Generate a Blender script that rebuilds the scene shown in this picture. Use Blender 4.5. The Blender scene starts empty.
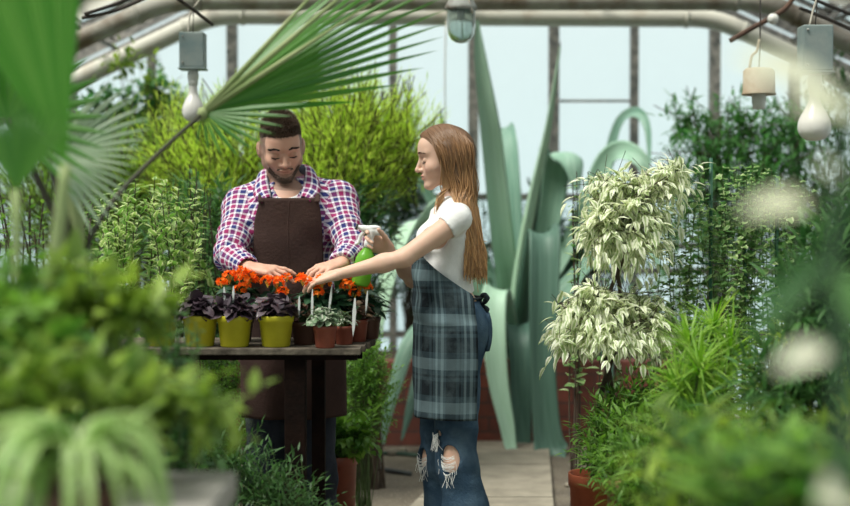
import bpy, math, random
import numpy as np
from mathutils import Vector, Matrix

# ------------------------------------------------------------------ camera, world, sun, exposure
SC = bpy.context.scene
COL = SC.collection
CAMZ, FPX, HORIZ = 1.36, 1415.0, 215.0
PITCH = math.atan((253.0 - HORIZ) / FPX)
cam_data = bpy.data.cameras.new('camera')
cam = bpy.data.objects.new('camera', cam_data)
COL.objects.link(cam)
cam.location = (0, 0, CAMZ)
cam.rotation_euler = (math.pi / 2 - PITCH, 0, 0)
cam_data.sensor_width = 36.0
cam_data.lens = FPX * 36.0 / 850.0
cam_data.clip_start = 0.05
cam_data.clip_end = 200
cam_data.dof.use_dof = True
cam_data.dof.focus_distance = 4.98
cam_data.dof.aperture_fstop = 1.7
SC.camera = cam

world = bpy.data.worlds.new('sky')
SC.world = world
world.use_nodes = True
wn = world.node_tree
wn.nodes.clear()
w_out = wn.nodes.new('ShaderNodeOutputWorld')
w_bg = wn.nodes.new('ShaderNodeBackground')
w_tc = wn.nodes.new('ShaderNodeTexCoord')
w_sep = wn.nodes.new('ShaderNodeSeparateXYZ')
w_ramp = wn.nodes.new('ShaderNodeValToRGB')
wn.links.new(w_tc.outputs['Generated'], w_sep.inputs[0])
wn.links.new(w_sep.outputs['Z'], w_ramp.inputs[0])
w_ramp.color_ramp.elements[0].position = 0.0
w_ramp.color_ramp.elements[0].color = (0.72, 0.87, 0.87, 1)
w_ramp.color_ramp.elements[1].position = 0.6
w_ramp.color_ramp.elements[1].color = (0.98, 1.0, 0.98, 1)
wn.links.new(w_ramp.outputs[0], w_bg.inputs[0])
w_bg.inputs[1].default_value = 1.0
wn.links.new(w_bg.outputs[0], w_out.inputs[0])

sun_data = bpy.data.lights.new('sun', 'SUN')
sun_data.energy = 5.0
sun_data.angle = math.radians(25)
sun_data.color = (1.0, 0.96, 0.88)
sun = bpy.data.objects.new('sun', sun_data)
COL.objects.link(sun)
sun.location = (-2, 3, 6)
sun.rotation_euler = Vector((0.42, 0.28, -0.86)).to_track_quat('-Z', 'Y').to_euler()

SC.view_settings.view_transform = 'Standard'
SC.view_settings.look = 'None'
SC.view_settings.exposure = 0.06
SC.view_settings.gamma = 1.0
SC.view_settings.use_curve_mapping = False
SC.cycles.max_bounces = 10
SC.cycles.transparent_max_bounces = 24
SC.cycles.transmission_bounces = 6
SC.cycles.caustics_reflective = False
SC.cycles.caustics_refractive = False

rng = np.random.default_rng(7)
random.seed(7)


def W(px, py, Y):
    """photo pixel at world depth Y -> world point"""
    c, s = math.cos(PITCH), math.sin(PITCH)
    dx, du, df = px - 425.0, 253.0 - py, FPX
    wy = df * c + du * s
    wz = -df * s + du * c
    k = Y / wy
    return np.array([dx * k, Y, CAMZ + wz * k])


# ------------------------------------------------------------------ object helpers
def tag(o, label=None, cat=None, group=None, kind=None):
    if label: o['label'] = label
    if cat: o['category'] = cat
    if group: o['group'] = group
    if kind: o['kind'] = kind
    return o


def thing(name, label, cat, loc=(0, 0, 0), group=None):
    o = bpy.data.objects.new(name, None)
    o.empty_display_size = 0.05
    COL.objects.link(o)
    o.location = [float(v) for v in loc]
    return tag(o, label, cat, group)


def link(me, name, parent=None):
    o = bpy.data.objects.new(name, me)
    COL.objects.link(o)
    if parent is not None:
        o.parent = parent
        # geometry is given in world coordinates: cancel the parents' offsets
        off = Vector((0, 0, 0))
        p = parent
        while p is not None:
            off += p.location
            p = p.parent
        o.location = -off if parent.location.length or parent.parent else (0, 0, 0)
    return o


class MB:
    """collects verts / faces with a per-vertex uv and a per-vertex random value; build() links ONE mesh object"""
    def __init__(s):
        s.v, s.q, s.t, s.uv, s.var, s.n = [], [], [], [], [], 0

    def add(s, v, q=None, t=None, uv=None, var=0.5):
        v = np.asarray(v, float).reshape(-1, 3)
        m = len(v)
        s.v.append(v)
        if q is not None and len(q): s.q.append(np.asarray(q, int) + s.n)
        if t is not None and len(t): s.t.append(np.asarray(t, int) + s.n)
        s.uv.append(np.zeros((m, 2)) if uv is None else np.asarray(uv, float))
        s.var.append(np.full(m, var, float) if np.isscalar(var) else np.asarray(var, float))
        s.n += m
        return s

    def merge(s, o, M=None):
        v = np.concatenate(o.v)
        if M is not None:
            v = v @ np.asarray(M)[:3, :3].T + np.asarray(M)[:3, 3]
        s.add(v, np.concatenate(o.q) if o.q else None, np.concatenate(o.t) if o.t else None, np.concatenate(o.uv), np.concatenate(o.var))
        return s

    def box(s, lo, hi, var=0.5):
        (a, b, c), (d, e, f) = lo, hi
        v = [(a, b, c), (d, b, c), (d, e, c), (a, e, c), (a, b, f), (d, b, f), (d, e, f), (a, e, f)]
        q = [(0, 3, 2, 1), (4, 5, 6, 7), (0, 1, 5, 4), (1, 2, 6, 5), (2, 3, 7, 6), (3, 0, 4, 7)]
        return s.add(v, q, var=var)

    def tube(s, pts, r, n=8, cap=True, var=0.5, flat=1.0):
        p = np.asarray(pts, float)
        m = len(p)
        r = np.full(m, r, float) if np.isscalar(r) else np.asarray(r, float)
        tg = np.gradient(p, axis=0)
        tg /= np.linalg.norm(tg, axis=1, keepdims=True) + 1e-12
        ref = np.array([0, 0, 1.0]) if abs(tg[0][2]) < 0.9 else np.array([1.0, 0, 0])
        a = np.cross(tg[0], ref); a /= np.linalg.norm(a)
        rings = []
        L = np.concatenate([[0], np.cumsum(np.linalg.norm(np.diff(p, axis=0), axis=1))])
        uv = []
        for i in range(m):
            a = a - tg[i] * np.dot(a, tg[i]); a /= np.linalg.norm(a) + 1e-12
            b = np.cross(tg[i], a)
            th = np.arange(n) * 2 * np.pi / n
            rings.append(p[i] + r[i] * (np.cos(th)[:, None] * a + flat * np.sin(th)[:, None] * b))
            uv += [(k / n, L[i]) for k in range(n)]
        v = np.concatenate(rings)
        i, k = np.meshgrid(np.arange(m - 1), np.arange(n), indexing='ij')
        k2 = (k + 1) % n
        q = np.stack([i * n + k, i * n + k2, (i + 1) * n + k2, (i + 1) * n + k], -1).reshape(-1, 4)
        t = []
        if cap:
            v = np.concatenate([v, p[:1], p[-1:]])
            uv += [(0, 0), (0, 1)]
            for k in range(n):
                t.append((m * n, (k + 1) % n, k))
                t.append((m * n + 1, (m - 1) * n + k, (m - 1) * n + (k + 1) % n))
        return s.add(v, q, t, uv, var)

    def lathe(s, prof, c=(0, 0, 0), n=32, M=None, var=0.5):
        prof = np.asarray(prof, float)
        m = len(prof)
        th = np.arange(n) * 2 * np.pi / n
        v = np.stack([prof[:, 0][:, None] * np.cos(th), prof[:, 0][:, None] * np.sin(th), np.repeat(prof[:, 1][:, None], n, 1)], -1).reshape(-1, 3)
        i, k = np.meshgrid(np.arange(m - 1), np.arange(n), indexing='ij')
        k2 = (k + 1) % n
        q = np.stack([i * n + k, i * n + k2, (i + 1) * n + k2, (i + 1) * n + k], -1).reshape(-1, 4)
        if M is not None:
            v = v @ np.asarray(M).T
        return s.add(v + np.asarray(c), q, var=var)

    def build(s, name, mat, parent=None, smooth=True):
        v = np.concatenate(s.v)
        q = np.concatenate(s.q) if s.q else np.zeros((0, 4), int)
        t = np.concatenate(s.t) if s.t else np.zeros((0, 3), int)
        me = mesh_np(name, v, q, t, np.concatenate(s.uv), np.concatenate(s.var), smooth)
        me.materials.append(mat)
        return link(me, name, parent)


def mesh_np(name, v, q, t=np.zeros((0, 3), int), uv=None, var=None, smooth=True):
    me = bpy.data.meshes.new(name)
    nq, nt = len(q), len(t)
    me.vertices.add(len(v))
    me.vertices.foreach_set('co', np.ascontiguousarray(v, np.float32).ravel())
    loops = np.concatenate([q.ravel(), t.ravel()]).astype(np.int32)
    me.loops.add(len(loops))
    me.loops.foreach_set('vertex_index', loops)
    me.polygons.add(nq + nt)
    starts = np.concatenate([np.arange(nq) * 4, nq * 4 + np.arange(nt) * 3]).astype(np.int32)
    me.polygons.foreach_set('loop_start', starts)
    me.polygons.foreach_set('use_smooth', np.full(nq + nt, smooth, bool))
    me.update(calc_edges=True)
    if uv is not None:
        l = me.uv_layers.new(name='UVMap')
        l.data.foreach_set('uv', np.asarray(uv, np.float32)[loops].ravel())
    if var is not None:
        at = me.attributes.new('var', 'FLOAT', 'POINT')
        at.data.foreach_set('value', np.asarray(var, np.float32))
    me.validate()
    return me


def bevel(o, w, seg=2):
    m = o.modifiers.new('bevel', 'BEVEL')
    m.width = w; m.segments = seg; m.limit_method = 'ANGLE'
    return o


def curve(ctrl, n):
    """Catmull-Rom through control points"""
    P = np.asarray(ctrl, float)
    P = np.concatenate([2 * P[:1] - P[1:2], P, 2 * P[-1:] - P[-2:-1]])
    k = len(P) - 3
    u = np.linspace(0, k - 1e-6, n)
    i = u.astype(int); f = (u - i)[:, None]
    p0, p1, p2, p3 = P[i], P[i + 1], P[i + 2], P[i + 3]
    return 0.5 * (2 * p1 + (p2 - p0) * f + (2 * p0 - 5 * p1 + 4 * p2 - p3) * f ** 2 + (3 * p1 - p0 - 3 * p2 + p3) * f ** 3)


def unit(v):
    v = np.asarray(v, float)
    return v / (np.linalg.norm(v, axis=-1, keepdims=True) + 1e-12)


# ------------------------------------------------------------------ materials
def new_mat(name):
    m = bpy.data.materials.new(name)
    m.use_nodes = True
    nt = m.node_tree
    nt.nodes.clear()
    out = nt.nodes.new('ShaderNodeOutputMaterial')
    return m, nt, out


def N(nt, typ, **kw):
    n = nt.nodes.new(typ)
    for k, v in kw.items():
        if k.startswith('i_'):
            n.inputs[k[2:].replace('_', ' ')].default_value = v
        else:
            setattr(n, k, v)
    return n


def c4(c):
    return (c[0], c[1], c[2], 1.0)


def mixc(nt, fac, a, b):
    n = nt.nodes.new('ShaderNodeMix')
    n.data_type = 'RGBA'
    if hasattr(fac, 'links') or hasattr(fac, 'is_output'): nt.links.new(fac, n.inputs[0])
    else: n.inputs[0].default_value = fac
    for s, x in ((6, a), (7, b)):
        if isinstance(x, (tuple, list)): n.inputs[s].default_value = c4(x)
        else: nt.links.new(x, n.inputs[s])
    return n.outputs[2]


def math_n(nt, op, a, b=None):
    n = nt.nodes.new('ShaderNodeMath')
    n.operation = op
    for s, x in ((0, a), (1, b)):
        if x is None: continue
        if isinstance(x, (int, float)): n.inputs[s].default_value = x
        else: nt.links.new(x, n.inputs[s])
    return n.outputs[0]


def noise_fac(nt, scale, detail=4, lo=0.35, hi=0.65, coord='Object', rough=0.6):
    tc = N(nt, 'ShaderNodeTexCoord')
    n = N(nt, 'ShaderNodeTexNoise')
    n.inputs['Scale'].default_value = scale
    n.inputs['Detail'].default_value = detail
    n.inputs['Roughness'].default_value = rough
    nt.links.new(tc.outputs[coord], n.inputs['Vector'])
    r = N(nt, 'ShaderNodeMapRange')
    r.inputs[1].default_value = lo; r.inputs[2].default_value = hi
    nt.links.new(n.outputs[0], r.inputs[0])
    return r.outputs[0]


def solid(name, col, col2=None, scale=8, rough=0.6, spec=0.4, bump=0.0, bscale=60, metal=0.0, lo=0.35, hi=0.65):
    m, nt, out = new_mat(name)
    b = N(nt, 'ShaderNodeBsdfPrincipled')
    b.inputs['Roughness'].default_value = rough
    b.inputs['Specular IOR Level'].default_value = spec
    b.inputs['Metallic'].default_value = metal
    if col2 is None:
        b.inputs['Base Color'].default_value = c4(col)
    else:
        nt.links.new(mixc(nt, noise_fac(nt, scale, lo=lo, hi=hi), col, col2), b.inputs['Base Color'])
    if bump:
        bp = N(nt, 'ShaderNodeBump')
        bp.inputs['Strength'].default_value = bump
        bp.inputs['Distance'].default_value = 0.01
        nt.links.new(noise_fac(nt, bscale, lo=0, hi=1), bp.inputs['Height'])
        nt.links.new(bp.outputs[0], b.inputs['Normal'])
    nt.links.new(b.outputs[0], out.inputs[0])
    return m


def leaf_mat(name, col, col2, trans=0.35, rough=0.45, spec=0.35, edge=None, edge_lo=0.3, edge_hi=0.6, vein=0.0):
    """col..col2 picked per leaf; edge = colour of a variegated margin (uv.x is -1..1 across the blade)"""
    m, nt, out = new_mat(name)
    at = N(nt, 'ShaderNodeAttribute', attribute_name='var')
    c = mixc(nt, at.outputs['Fac'], col, col2)
    if edge is not None or vein:
        uv = N(nt, 'ShaderNodeUVMap')
        sp = N(nt, 'ShaderNodeSeparateXYZ')
        nt.links.new(uv.outputs[0], sp.inputs[0])
        ax = math_n(nt, 'ABSOLUTE', sp.outputs[0])
    if edge is not None:
        nf = noise_fac(nt, 90, 2, 0.0, 1.0)
        s = math_n(nt, 'ADD', ax, math_n(nt, 'MULTIPLY', math_n(nt, 'SUBTRACT', nf, 0.5), 0.7))
        s = math_n(nt, 'ADD', s, math_n(nt, 'MULTIPLY', math_n(nt, 'SUBTRACT', at.outputs['Fac'], 0.5), 0.5))
        r = N(nt, 'ShaderNodeMapRange')
        r.inputs[1].default_value = edge_lo; r.inputs[2].default_value = edge_hi
        nt.links.new(s, r.inputs[0])
        c = mixc(nt, r.outputs[0], c, edge)
    if vein:
        r = N(nt, 'ShaderNodeMapRange')
        r.inputs[1].default_value = 0.0; r.inputs[2].default_value = 0.18
        r.inputs[3].default_value = vein; r.inputs[4].default_value = 0.0
        nt.links.new(ax, r.inputs[0])
        c = mixc(nt, r.outputs[0], c, tuple(min(1, x * 1.6 + 0.05) for x in col2))
    b = N(nt, 'ShaderNodeBsdfPrincipled')
    b.inputs['Roughness'].default_value = rough
    b.inputs['Specular IOR Level'].default_value = spec
    nt.links.new(c, b.inputs['Base Color'])
    tr = N(nt, 'ShaderNodeBsdfTranslucent')
    hs = N(nt, 'ShaderNodeHueSaturation')
    hs.inputs['Saturation'].default_value = 1.1
    hs.inputs['Value'].default_value = 1.5
    nt.links.new(c, hs.inputs['Color'])
    nt.links.new(hs.outputs[0], tr.inputs[0])
    mx = N(nt, 'ShaderNodeMixShader')
    mx.inputs[0].default_value = trans
    nt.links.new(b.outputs[0], mx.inputs[1])
    nt.links.new(tr.outputs[0], mx.inputs[2])
    nt.links.new(mx.outputs[0], out.inputs[0])
    return m


def stripes(nt, x, bands):
    """constant colour ramp over frac(x); bands = [(pos, colour)...] -> colour output"""
    r = N(nt, 'ShaderNodeValToRGB')
    r.color_ramp.interpolation = 'CONSTANT'
    e = r.color_ramp.elements
    e[0].position = bands[0][0]; e[0].color = c4(bands[0][1])
    e[1].position = bands[1][0]; e[1].color = c4(bands[1][1])
    for p, c in bands[2:]:
        k = e.new(p); k.color = c4(c)
    nt.links.new(math_n(nt, 'FRACT', x), r.inputs[0])
    return r.outputs[0]


def plaid_mat(name, period, ub, vb, rough=0.85, weave=0.35, fade=None):
    """woven check: the warp (uv.x) and weft (uv.y) bands averaged; uv in metres"""
    m, nt, out = new_mat(name)
    uv = N(nt, 'ShaderNodeUVMap')
    sp = N(nt, 'ShaderNodeSeparateXYZ')
    nt.links.new(uv.outputs[0], sp.inputs[0])
    u = math_n(nt, 'MULTIPLY', sp.outputs[0], 1 / period[0])
    v = math_n(nt, 'MULTIPLY', sp.outputs[1], 1 / period[1])
    c = mixc(nt, 0.5, stripes(nt, u, ub), stripes(nt, v, vb))
    if fade:
        c = mixc(nt, math_n(nt, 'MULTIPLY', noise_fac(nt, 14, 4, 0.45, 0.75), 0.5), c, fade)
    b = N(nt, 'ShaderNodeBsdfPrincipled')
    b.inputs['Roughness'].default_value = rough
    b.inputs['Specular IOR Level'].default_value = 0.15
    nt.links.new(c, b.inputs['Base Color'])
    bp = N(nt, 'ShaderNodeBump')
    bp.inputs['Strength'].default_value = weave
    bp.inputs['Distance'].default_value = 0.004
    nt.links.new(noise_fac(nt, 45, 3, 0, 1), bp.inputs['Height'])
    nt.links.new(bp.outputs[0], b.inputs['Normal'])
    nt.links.new(b.outputs[0], out.inputs[0])
    return m


# ------------------------------------------------------------------ leaves
def leaf_t(w=0.4, n=4, fold=0.2, droop=0.25, shape='ovate', wave=0.0):
    """unit-length blade along +y, 3 verts a row: verts, quads, uv"""
    v, uv = [], []
    for i in range(n + 1):
        t = i / n
        if shape == 'ovate': h = math.sin(math.pi * t ** 0.75) ** 0.9
        elif shape == 'lance': h = math.sin(math.pi * t ** 0.6) ** 0.8
        elif shape == 'strap': h = min(1, t * 6 + 0.35) * (1 - t ** 4)
        elif shape == 'round': h = math.sin(math.pi * min(1, t * 0.97 + 0.03)) ** 0.55
        else: h = 1 - t
        h = max(h, 0.03) * w / 2
        z = -droop * t * t
        for sx in (-1, 0, 1):
            v.append((sx * h, t, z + abs(sx) * fold * h * 2 + (wave * math.sin(t * 9 + sx) * h if sx else 0)))
            uv.append((sx * (0.15 + 0.85 * h / (w / 2)), t))
    q = []
    for i in range(n):
        for k in (0, 1):
            a = i * 3 + k
            q.append((a, a + 1, a + 4, a + 3))
    return np.array(v), np.array(q), np.array(uv)


def scatter(mb, tmpl, pos, d, up, size, var):
    """one blade per row of pos (n,3): d = growing direction, up = upper side"""
    v, q, uv = tmpl
    n = len(pos)
    if n == 0: return mb
    y = unit(d)
    up = np.broadcast_to(np.asarray(up, float), y.shape)
    x = np.cross(y, up)
    bad = np.linalg.norm(x, axis=1) < 1e-4
    x[bad] = np.array([1.0, 0, 0])
    x = unit(x)
    z = np.cross(x, y)
    size = np.broadcast_to(np.asarray(size, float), (n,))
    P = (v[None, :, 0:1] * x[:, None] + v[None, :, 1:2] * y[:, None] + v[None, :, 2:3] * z[:, None]) * size[:, None, None] + pos[:, None]
    m = len(v)
    Q = (q[None] + (np.arange(n) * m)[:, None, None]).reshape(-1, 4)
    mb.add(P.reshape(-1, 3), Q, None, np.tile(uv, (n, 1)), np.repeat(np.broadcast_to(var, (n,)), m))
    return mb


def rnd_dir(n):
    return unit(rng.normal(size=(n, 3)))


def shrub(name, label, cat, base, blobs, tm, n, size, mat, stem_mat, twig=7, twig_len=0.12, up=0.5, droop=0.0,
          stems=6, stem_r=0.008, group=None, hollow=0.45, part='foliage', root=None, opp=True, spread=0.8, tip_bias=1.0, parent_at=None, lit=None):
    """woody plant: stems fan out from base into ellipsoid blobs [(centre, radii)], twigs carry rows of leaves"""
    base = np.asarray(base, float)
    o = root if root is not None else thing(name, label, cat, base, group)
    src = base if parent_at is None else np.asarray(parent_at, float)
    vols = np.array([r[0] * r[1] * r[2] for c, r in blobs]) ** 0.75
    pick = rng.choice(len(blobs), size=max(1, n // twig), p=vols / vols.sum())
    C = np.array([b[0] for b in blobs], float)[pick]
    R = np.array([b[1] for b in blobs], float)[pick]
    dr = rnd_dir(len(pick))
    rad = (hollow + (1 - hollow) * rng.random(len(pick)) ** 0.6)[:, None]
    P = C + R * dr * rad
    keep = P[:, 2] > src[2] + 0.01
    P, dr, R = P[keep], dr[keep], R[keep]
    tdir = unit(dr + np.array([0, 0, up]) + rng.normal(size=dr.shape) * 0.45)
    mb = MB()
    L = twig_len * (0.6 + 0.8 * rng.random(len(P)))
    tw = MB()
    tv = rng.random(len(P))
    for k in range(twig):
        t = (k + 0.5) / twig
        pos = P + tdir * (L * (t - 0.5))[:, None]
        pos[:, 2] -= droop * L * t * t
        side = unit(np.cross(tdir, rnd_dir(len(P)))) * (1 if k % 2 else -1)
        last = 0.25 if k == twig - 1 else spread
        d = unit(tdir * (1.0 - 0.3 * last) + side * last + np.array([0, 0, -droop * 1.2]) + rng.normal(size=side.shape) * 0.15)
        upv = unit(np.array([0, 0, 1.0]) + 0.35 * rnd_dir(len(P)))
        sz = size * (0.65 + 0.6 * rng.random(len(P)))
        scatter(mb, tm, pos, d, upv, sz, np.clip(0.35 + 0.5 * (tv - 0.3) + 0.35 * (rng.random(len(P)) - 0.3) , 0, 1))
    st = MB()
    sel = rng.choice(len(P), size=min(len(P), stems * 5), replace=False)
    for i, s_ in enumerate(sel):
        mid = src + (P[s_] - src) * np.array([0.35, 0.35, 0.6]) + rng.normal(size=3) * 0.015
        r0 = stem_r * (1.0 if i < stems else 0.5)
        b0 = src + rng.normal(size=3) * np.array([0.02, 0.02, 0])
        pts = curve([b0, mid, P[s_]], 7)
        st.tube(pts, np.linspace(r0, r0 * 0.25, 7), 5, cap=False)
    for i in range(0, len(P), 2):
        a, b = P[i] - tdir[i] * L[i] * 0.55, P[i] + tdir[i] * L[i] * 0.5
        st.tube([a, (a + b) / 2, b], [stem_r * 0.22] * 3, 3, cap=False)
    st.build('stem', stem_mat, o)
    mb.build(part, mat, o)
    return o


# ------------------------------------------------------------------ implicit modelling for bodies and clothes
class Field:
    def __init__(s, lo, hi, h):
        s.lo = np.asarray(lo, float); s.h = h
        s.n = np.ceil((np.asarray(hi) - s.lo) / h).astype(int) + 1
        s.d = np.full(s.n, 0.12, np.float32)

    def sub_grid(s, lo, hi):
        a = np.clip(np.floor((lo - s.lo) / s.h).astype(int), 0, s.n)
        b = np.clip(np.ceil((hi - s.lo) / s.h).astype(int) + 1, 0, s.n)
        if (b <= a).any(): return None, None
        ax = [(s.lo[i] + s.h * np.arange(a[i], b[i])).astype(np.float32) for i in range(3)]
        return tuple(slice(a[i], b[i]) for i in range(3)), (ax[0][:, None, None], ax[1][None, :, None], ax[2][None, None, :])

    def op(s, prim, k=0.01, mode='add'):
        f, lo, hi = prim
        pad = max(3 * s.h, 1.2 * k) + 0.004
        sl, g = s.sub_grid(np.asarray(lo) - pad, np.asarray(hi) + pad)
        if sl is None: return s
        a = s.d[sl]
        b = f(*g).astype(np.float32)
        if mode == 'add':
            if k <= 0: s.d[sl] = np.minimum(a, b)
            else:
                h = np.clip(0.5 + 0.5 * (b - a) / k, 0, 1)
                s.d[sl] = b + (a - b) * h - k * h * (1 - h)
        else:                                   # subtract
            b = -b
            h = np.clip(0.5 - 0.5 * (b - a) / max(k, 1e-6), 0, 1)
            s.d[sl] = b + (a - b) * h + k * h * (1 - h)
        return s

    def cut(s, p, nrm):
        """keep the side nrm points away from"""
        nrm = unit(nrm)
        ax = [(s.lo[i] + s.h * np.arange(s.n[i])).astype(np.float32) for i in range(3)]
        pl = (ax[0][:, None, None] - p[0]) * nrm[0] + (ax[1][None, :, None] - p[1]) * nrm[1] + (ax[2][None, None, :] - p[2]) * nrm[2]
        s.d = np.maximum(s.d, pl.astype(np.float32))
        return s

    def mesh(s):
        """surface nets -> verts, quads"""
        d = s.d
        ins = d < 0
        c = np.zeros(tuple(np.array(d.shape) - 1), np.uint8)
        nx, ny, nz = d.shape
        for dx in (0, 1):
            for dy in (0, 1):
                for dz in (0, 1):
                    c += ins[dx:nx - 1 + dx, dy:ny - 1 + dy, dz:nz - 1 + dz]
        cells = np.argwhere((c > 0) & (c < 8))
        idx = np.full(c.shape, -1, np.int32)
        idx[tuple(cells.T)] = np.arange(len(cells))
        acc = np.zeros((len(cells), 3)); cnt = np.zeros(len(cells))
        corners = [(x, y, z) for x in (0, 1) for y in (0, 1) for z in (0, 1)]
        val = {q: d[cells[:, 0] + q[0], cells[:, 1] + q[1], cells[:, 2] + q[2]].astype(float) for q in corners}
        for q in corners:
            for ax in range(3):
                if q[ax] == 0:
                    r = list(q); r[ax] = 1; r = tuple(r)
                    a, b = val[q], val[r]
                    m = (a < 0) != (b < 0)
                    t = np.where(m, a / np.where(m, a - b, 1), 0)
                    p = np.repeat(np.array(q, float)[None], len(cells), 0)
                    p[:, ax] = t
                    acc[m] += p[m]; cnt[m] += 1
        v = s.lo + s.h * (cells + acc / cnt[:, None])
        quads = []
        for ax in range(3):
            sl0 = [slice(None)] * 3; sl1 = [slice(None)] * 3
            sl0[ax] = slice(0, -1); sl1[ax] = slice(1, None)
            A, B = ins[tuple(sl0)], ins[tuple(sl1)]
            e = np.argwhere(A != B)
            o1, o2 = [(1, 2), (2, 0), (0, 1)][ax]
            ok = (e[:, o1] > 0) & (e[:, o2] > 0) & (e[:, o1] < d.shape[o1] - 1) & (e[:, o2] < d.shape[o2] - 1)
            e = e[ok]
            def at(du, dv):
                f = e.copy(); f[:, o1] -= du; f[:, o2] -= dv
                return idx[tuple(f.T)]
            qd = np.stack([at(1, 1), at(0, 1), at(0, 0), at(1, 0)], -1)
            flip = ~A[tuple(e.T)]
            qd[flip] = qd[flip][:, ::-1]
            quads.append(qd)
        return v, np.concatenate(quads)


def p_ball(c, r):
    """ellipsoid"""
    c = np.asarray(c, float); r = np.broadcast_to(np.asarray(r, float), (3,))
    def f(x, y, z):
        a, b, e = (x - c[0]), (y - c[1]), (z - c[2])
        k0 = np.sqrt((a / r[0]) ** 2 + (b / r[1]) ** 2 + (e / r[2]) ** 2)
        k1 = np.sqrt((a / r[0] ** 2) ** 2 + (b / r[1] ** 2) ** 2 + (e / r[2] ** 2) ** 2) + 1e-9
        return k0 * (k0 - 1) / k1
    return f, c - r, c + r


def p_oball(c, r, R):
    """oriented ellipsoid; R columns are its axes"""
    c = np.asarray(c, float); r = np.asarray(r, float); R = np.asarray(R, float)
    def f(x, y, z):
        x, y, z = x - c[0], y - c[1], z - c[2]
        a = x * R[0, 0] + y * R[1, 0] + z * R[2, 0]
        b = x * R[0, 1] + y * R[1, 1] + z * R[2, 1]
        e = x * R[0, 2] + y * R[1, 2] + z * R[2, 2]
        k0 = np.sqrt((a / r[0]) ** 2 + (b / r[1]) ** 2 + (e / r[2]) ** 2)
        k1 = np.sqrt((a / r[0] ** 2) ** 2 + (b / r[1] ** 2) ** 2 + (e / r[2] ** 2) ** 2) + 1e-9
        return k0 * (k0 - 1) / k1
    m = np.sqrt(((R * r) ** 2).sum(1))
    return f, c - m, c + m


def p_cap(a, b, ra, rb, flat=None, s=1.0):
    """tapered capsule; flat = (unit axis): the section is s times as thick along it"""
    a = np.asarray(a, float); b = np.asarray(b, float)
    ab = b - a; L2 = float(ab @ ab) + 1e-12
    def f(x, y, z):
        px, py, pz = x - a[0], y - a[1], z - a[2]
        t = np.clip((px * ab[0] + py * ab[1] + pz * ab[2]) / L2, 0, 1)
        qx, qy, qz = px - t * ab[0], py - t * ab[1], pz - t * ab[2]
        if flat is not None:
            w = qx * flat[0] + qy * flat[1] + qz * flat[2]
            g = w * (1 / s - 1)
            qx, qy, qz = qx + g * flat[0], qy + g * flat[1], qz + g * flat[2]
            return (np.sqrt(qx * qx + qy * qy + qz * qz) - (ra + (rb - ra) * t)) * min(1, s)
        return np.sqrt(qx * qx + qy * qy + qz * qz) - (ra + (rb - ra) * t)
    m = max(ra, rb) * max(1.0, s if flat is not None else 1.0)
    return f, np.minimum(a, b) - m, np.maximum(a, b) + m


def vnoise(p, seed=0):
    """smooth value noise in [-1,1], p (n,3)"""
    r = np.random.default_rng(seed).random((32, 32, 32)) * 2 - 1
    i = np.floor(p).astype(int); f = p - i
    f = f * f * (3 - 2 * f)
    o = 0
    for dx in (0, 1):
        for dy in (0, 1):
            for dz in (0, 1):
                w = (f[:, 0] if dx else 1 - f[:, 0]) * (f[:, 1] if dy else 1 - f[:, 1]) * (f[:, 2] if dz else 1 - f[:, 2])
                o = o + w * r[(i[:, 0] + dx) % 32, (i[:, 1] + dy) % 32, (i[:, 2] + dz) % 32]
    return o


def vert_normals(v, q):
    n = np.cross(v[q[:, 2]] - v[q[:, 0]], v[q[:, 3]] - v[q[:, 1]])
    o = np.zeros_like(v)
    for k in range(4): np.add.at(o, q[:, k], n)
    return unit(o)


def smooth_mesh(v, q, it=2, lam=0.5):
    e = np.concatenate([q[:, [0, 1]], q[:, [1, 2]], q[:, [2, 3]], q[:, [3, 0]]])
    for _ in range(it):
        s = np.zeros_like(v); c = np.zeros(len(v))
        np.add.at(s, e[:, 0], v[e[:, 1]]); np.add.at(s, e[:, 1], v[e[:, 0]])
        np.add.at(c, e[:, 0], 1); np.add.at(c, e[:, 1], 1)
        v = v + lam * (s / np.maximum(c, 1)[:, None] - v)
    return v


def bone_uv(me, v, q, bones):
    """uv in metres round and along the nearest bone [(a, b, r)], unwrapped face by face"""
    D = []
    for a, b, r in bones:
        a, b = np.asarray(a, float), np.asarray(b, float)
        ab = b - a
        fc = v[q].mean(1)
        t = np.clip(((fc - a) @ ab) / (ab @ ab), 0, 1)
        D.append(np.linalg.norm(fc - a - t[:, None] * ab, axis=1) - r)
    pick = np.argmin(np.array(D), 0)
    uv = np.zeros((len(q), 4, 2))
    for k, (a, b, r) in enumerate(bones):
        m = pick == k
        if not m.any(): continue
        a, b = np.asarray(a, float), np.asarray(b, float)
        ax = unit(b - a)
        ref = np.array([0, 1.0, 0]) if abs(ax[1]) < 0.8 else np.array([1.0, 0, 0])
        e1 = unit(np.cross(ax, ref)); e2 = np.cross(ax, e1)
        P = v[q[m]] - a
        fc = P.mean(1)
        a0 = np.arctan2(fc @ e2, fc @ e1)
        da = np.arctan2(P @ e2, P @ e1) - a0[:, None]
        da = (da + np.pi) % (2 * np.pi) - np.pi
        uv[m, :, 0] = (a0[:, None] + da) * r
        uv[m, :, 1] = P @ ax
    l = me.uv_layers.new(name='UVMap') if not me.uv_layers else me.uv_layers[0]
    l.data.foreach_set('uv', uv.astype(np.float32).ravel())


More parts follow.
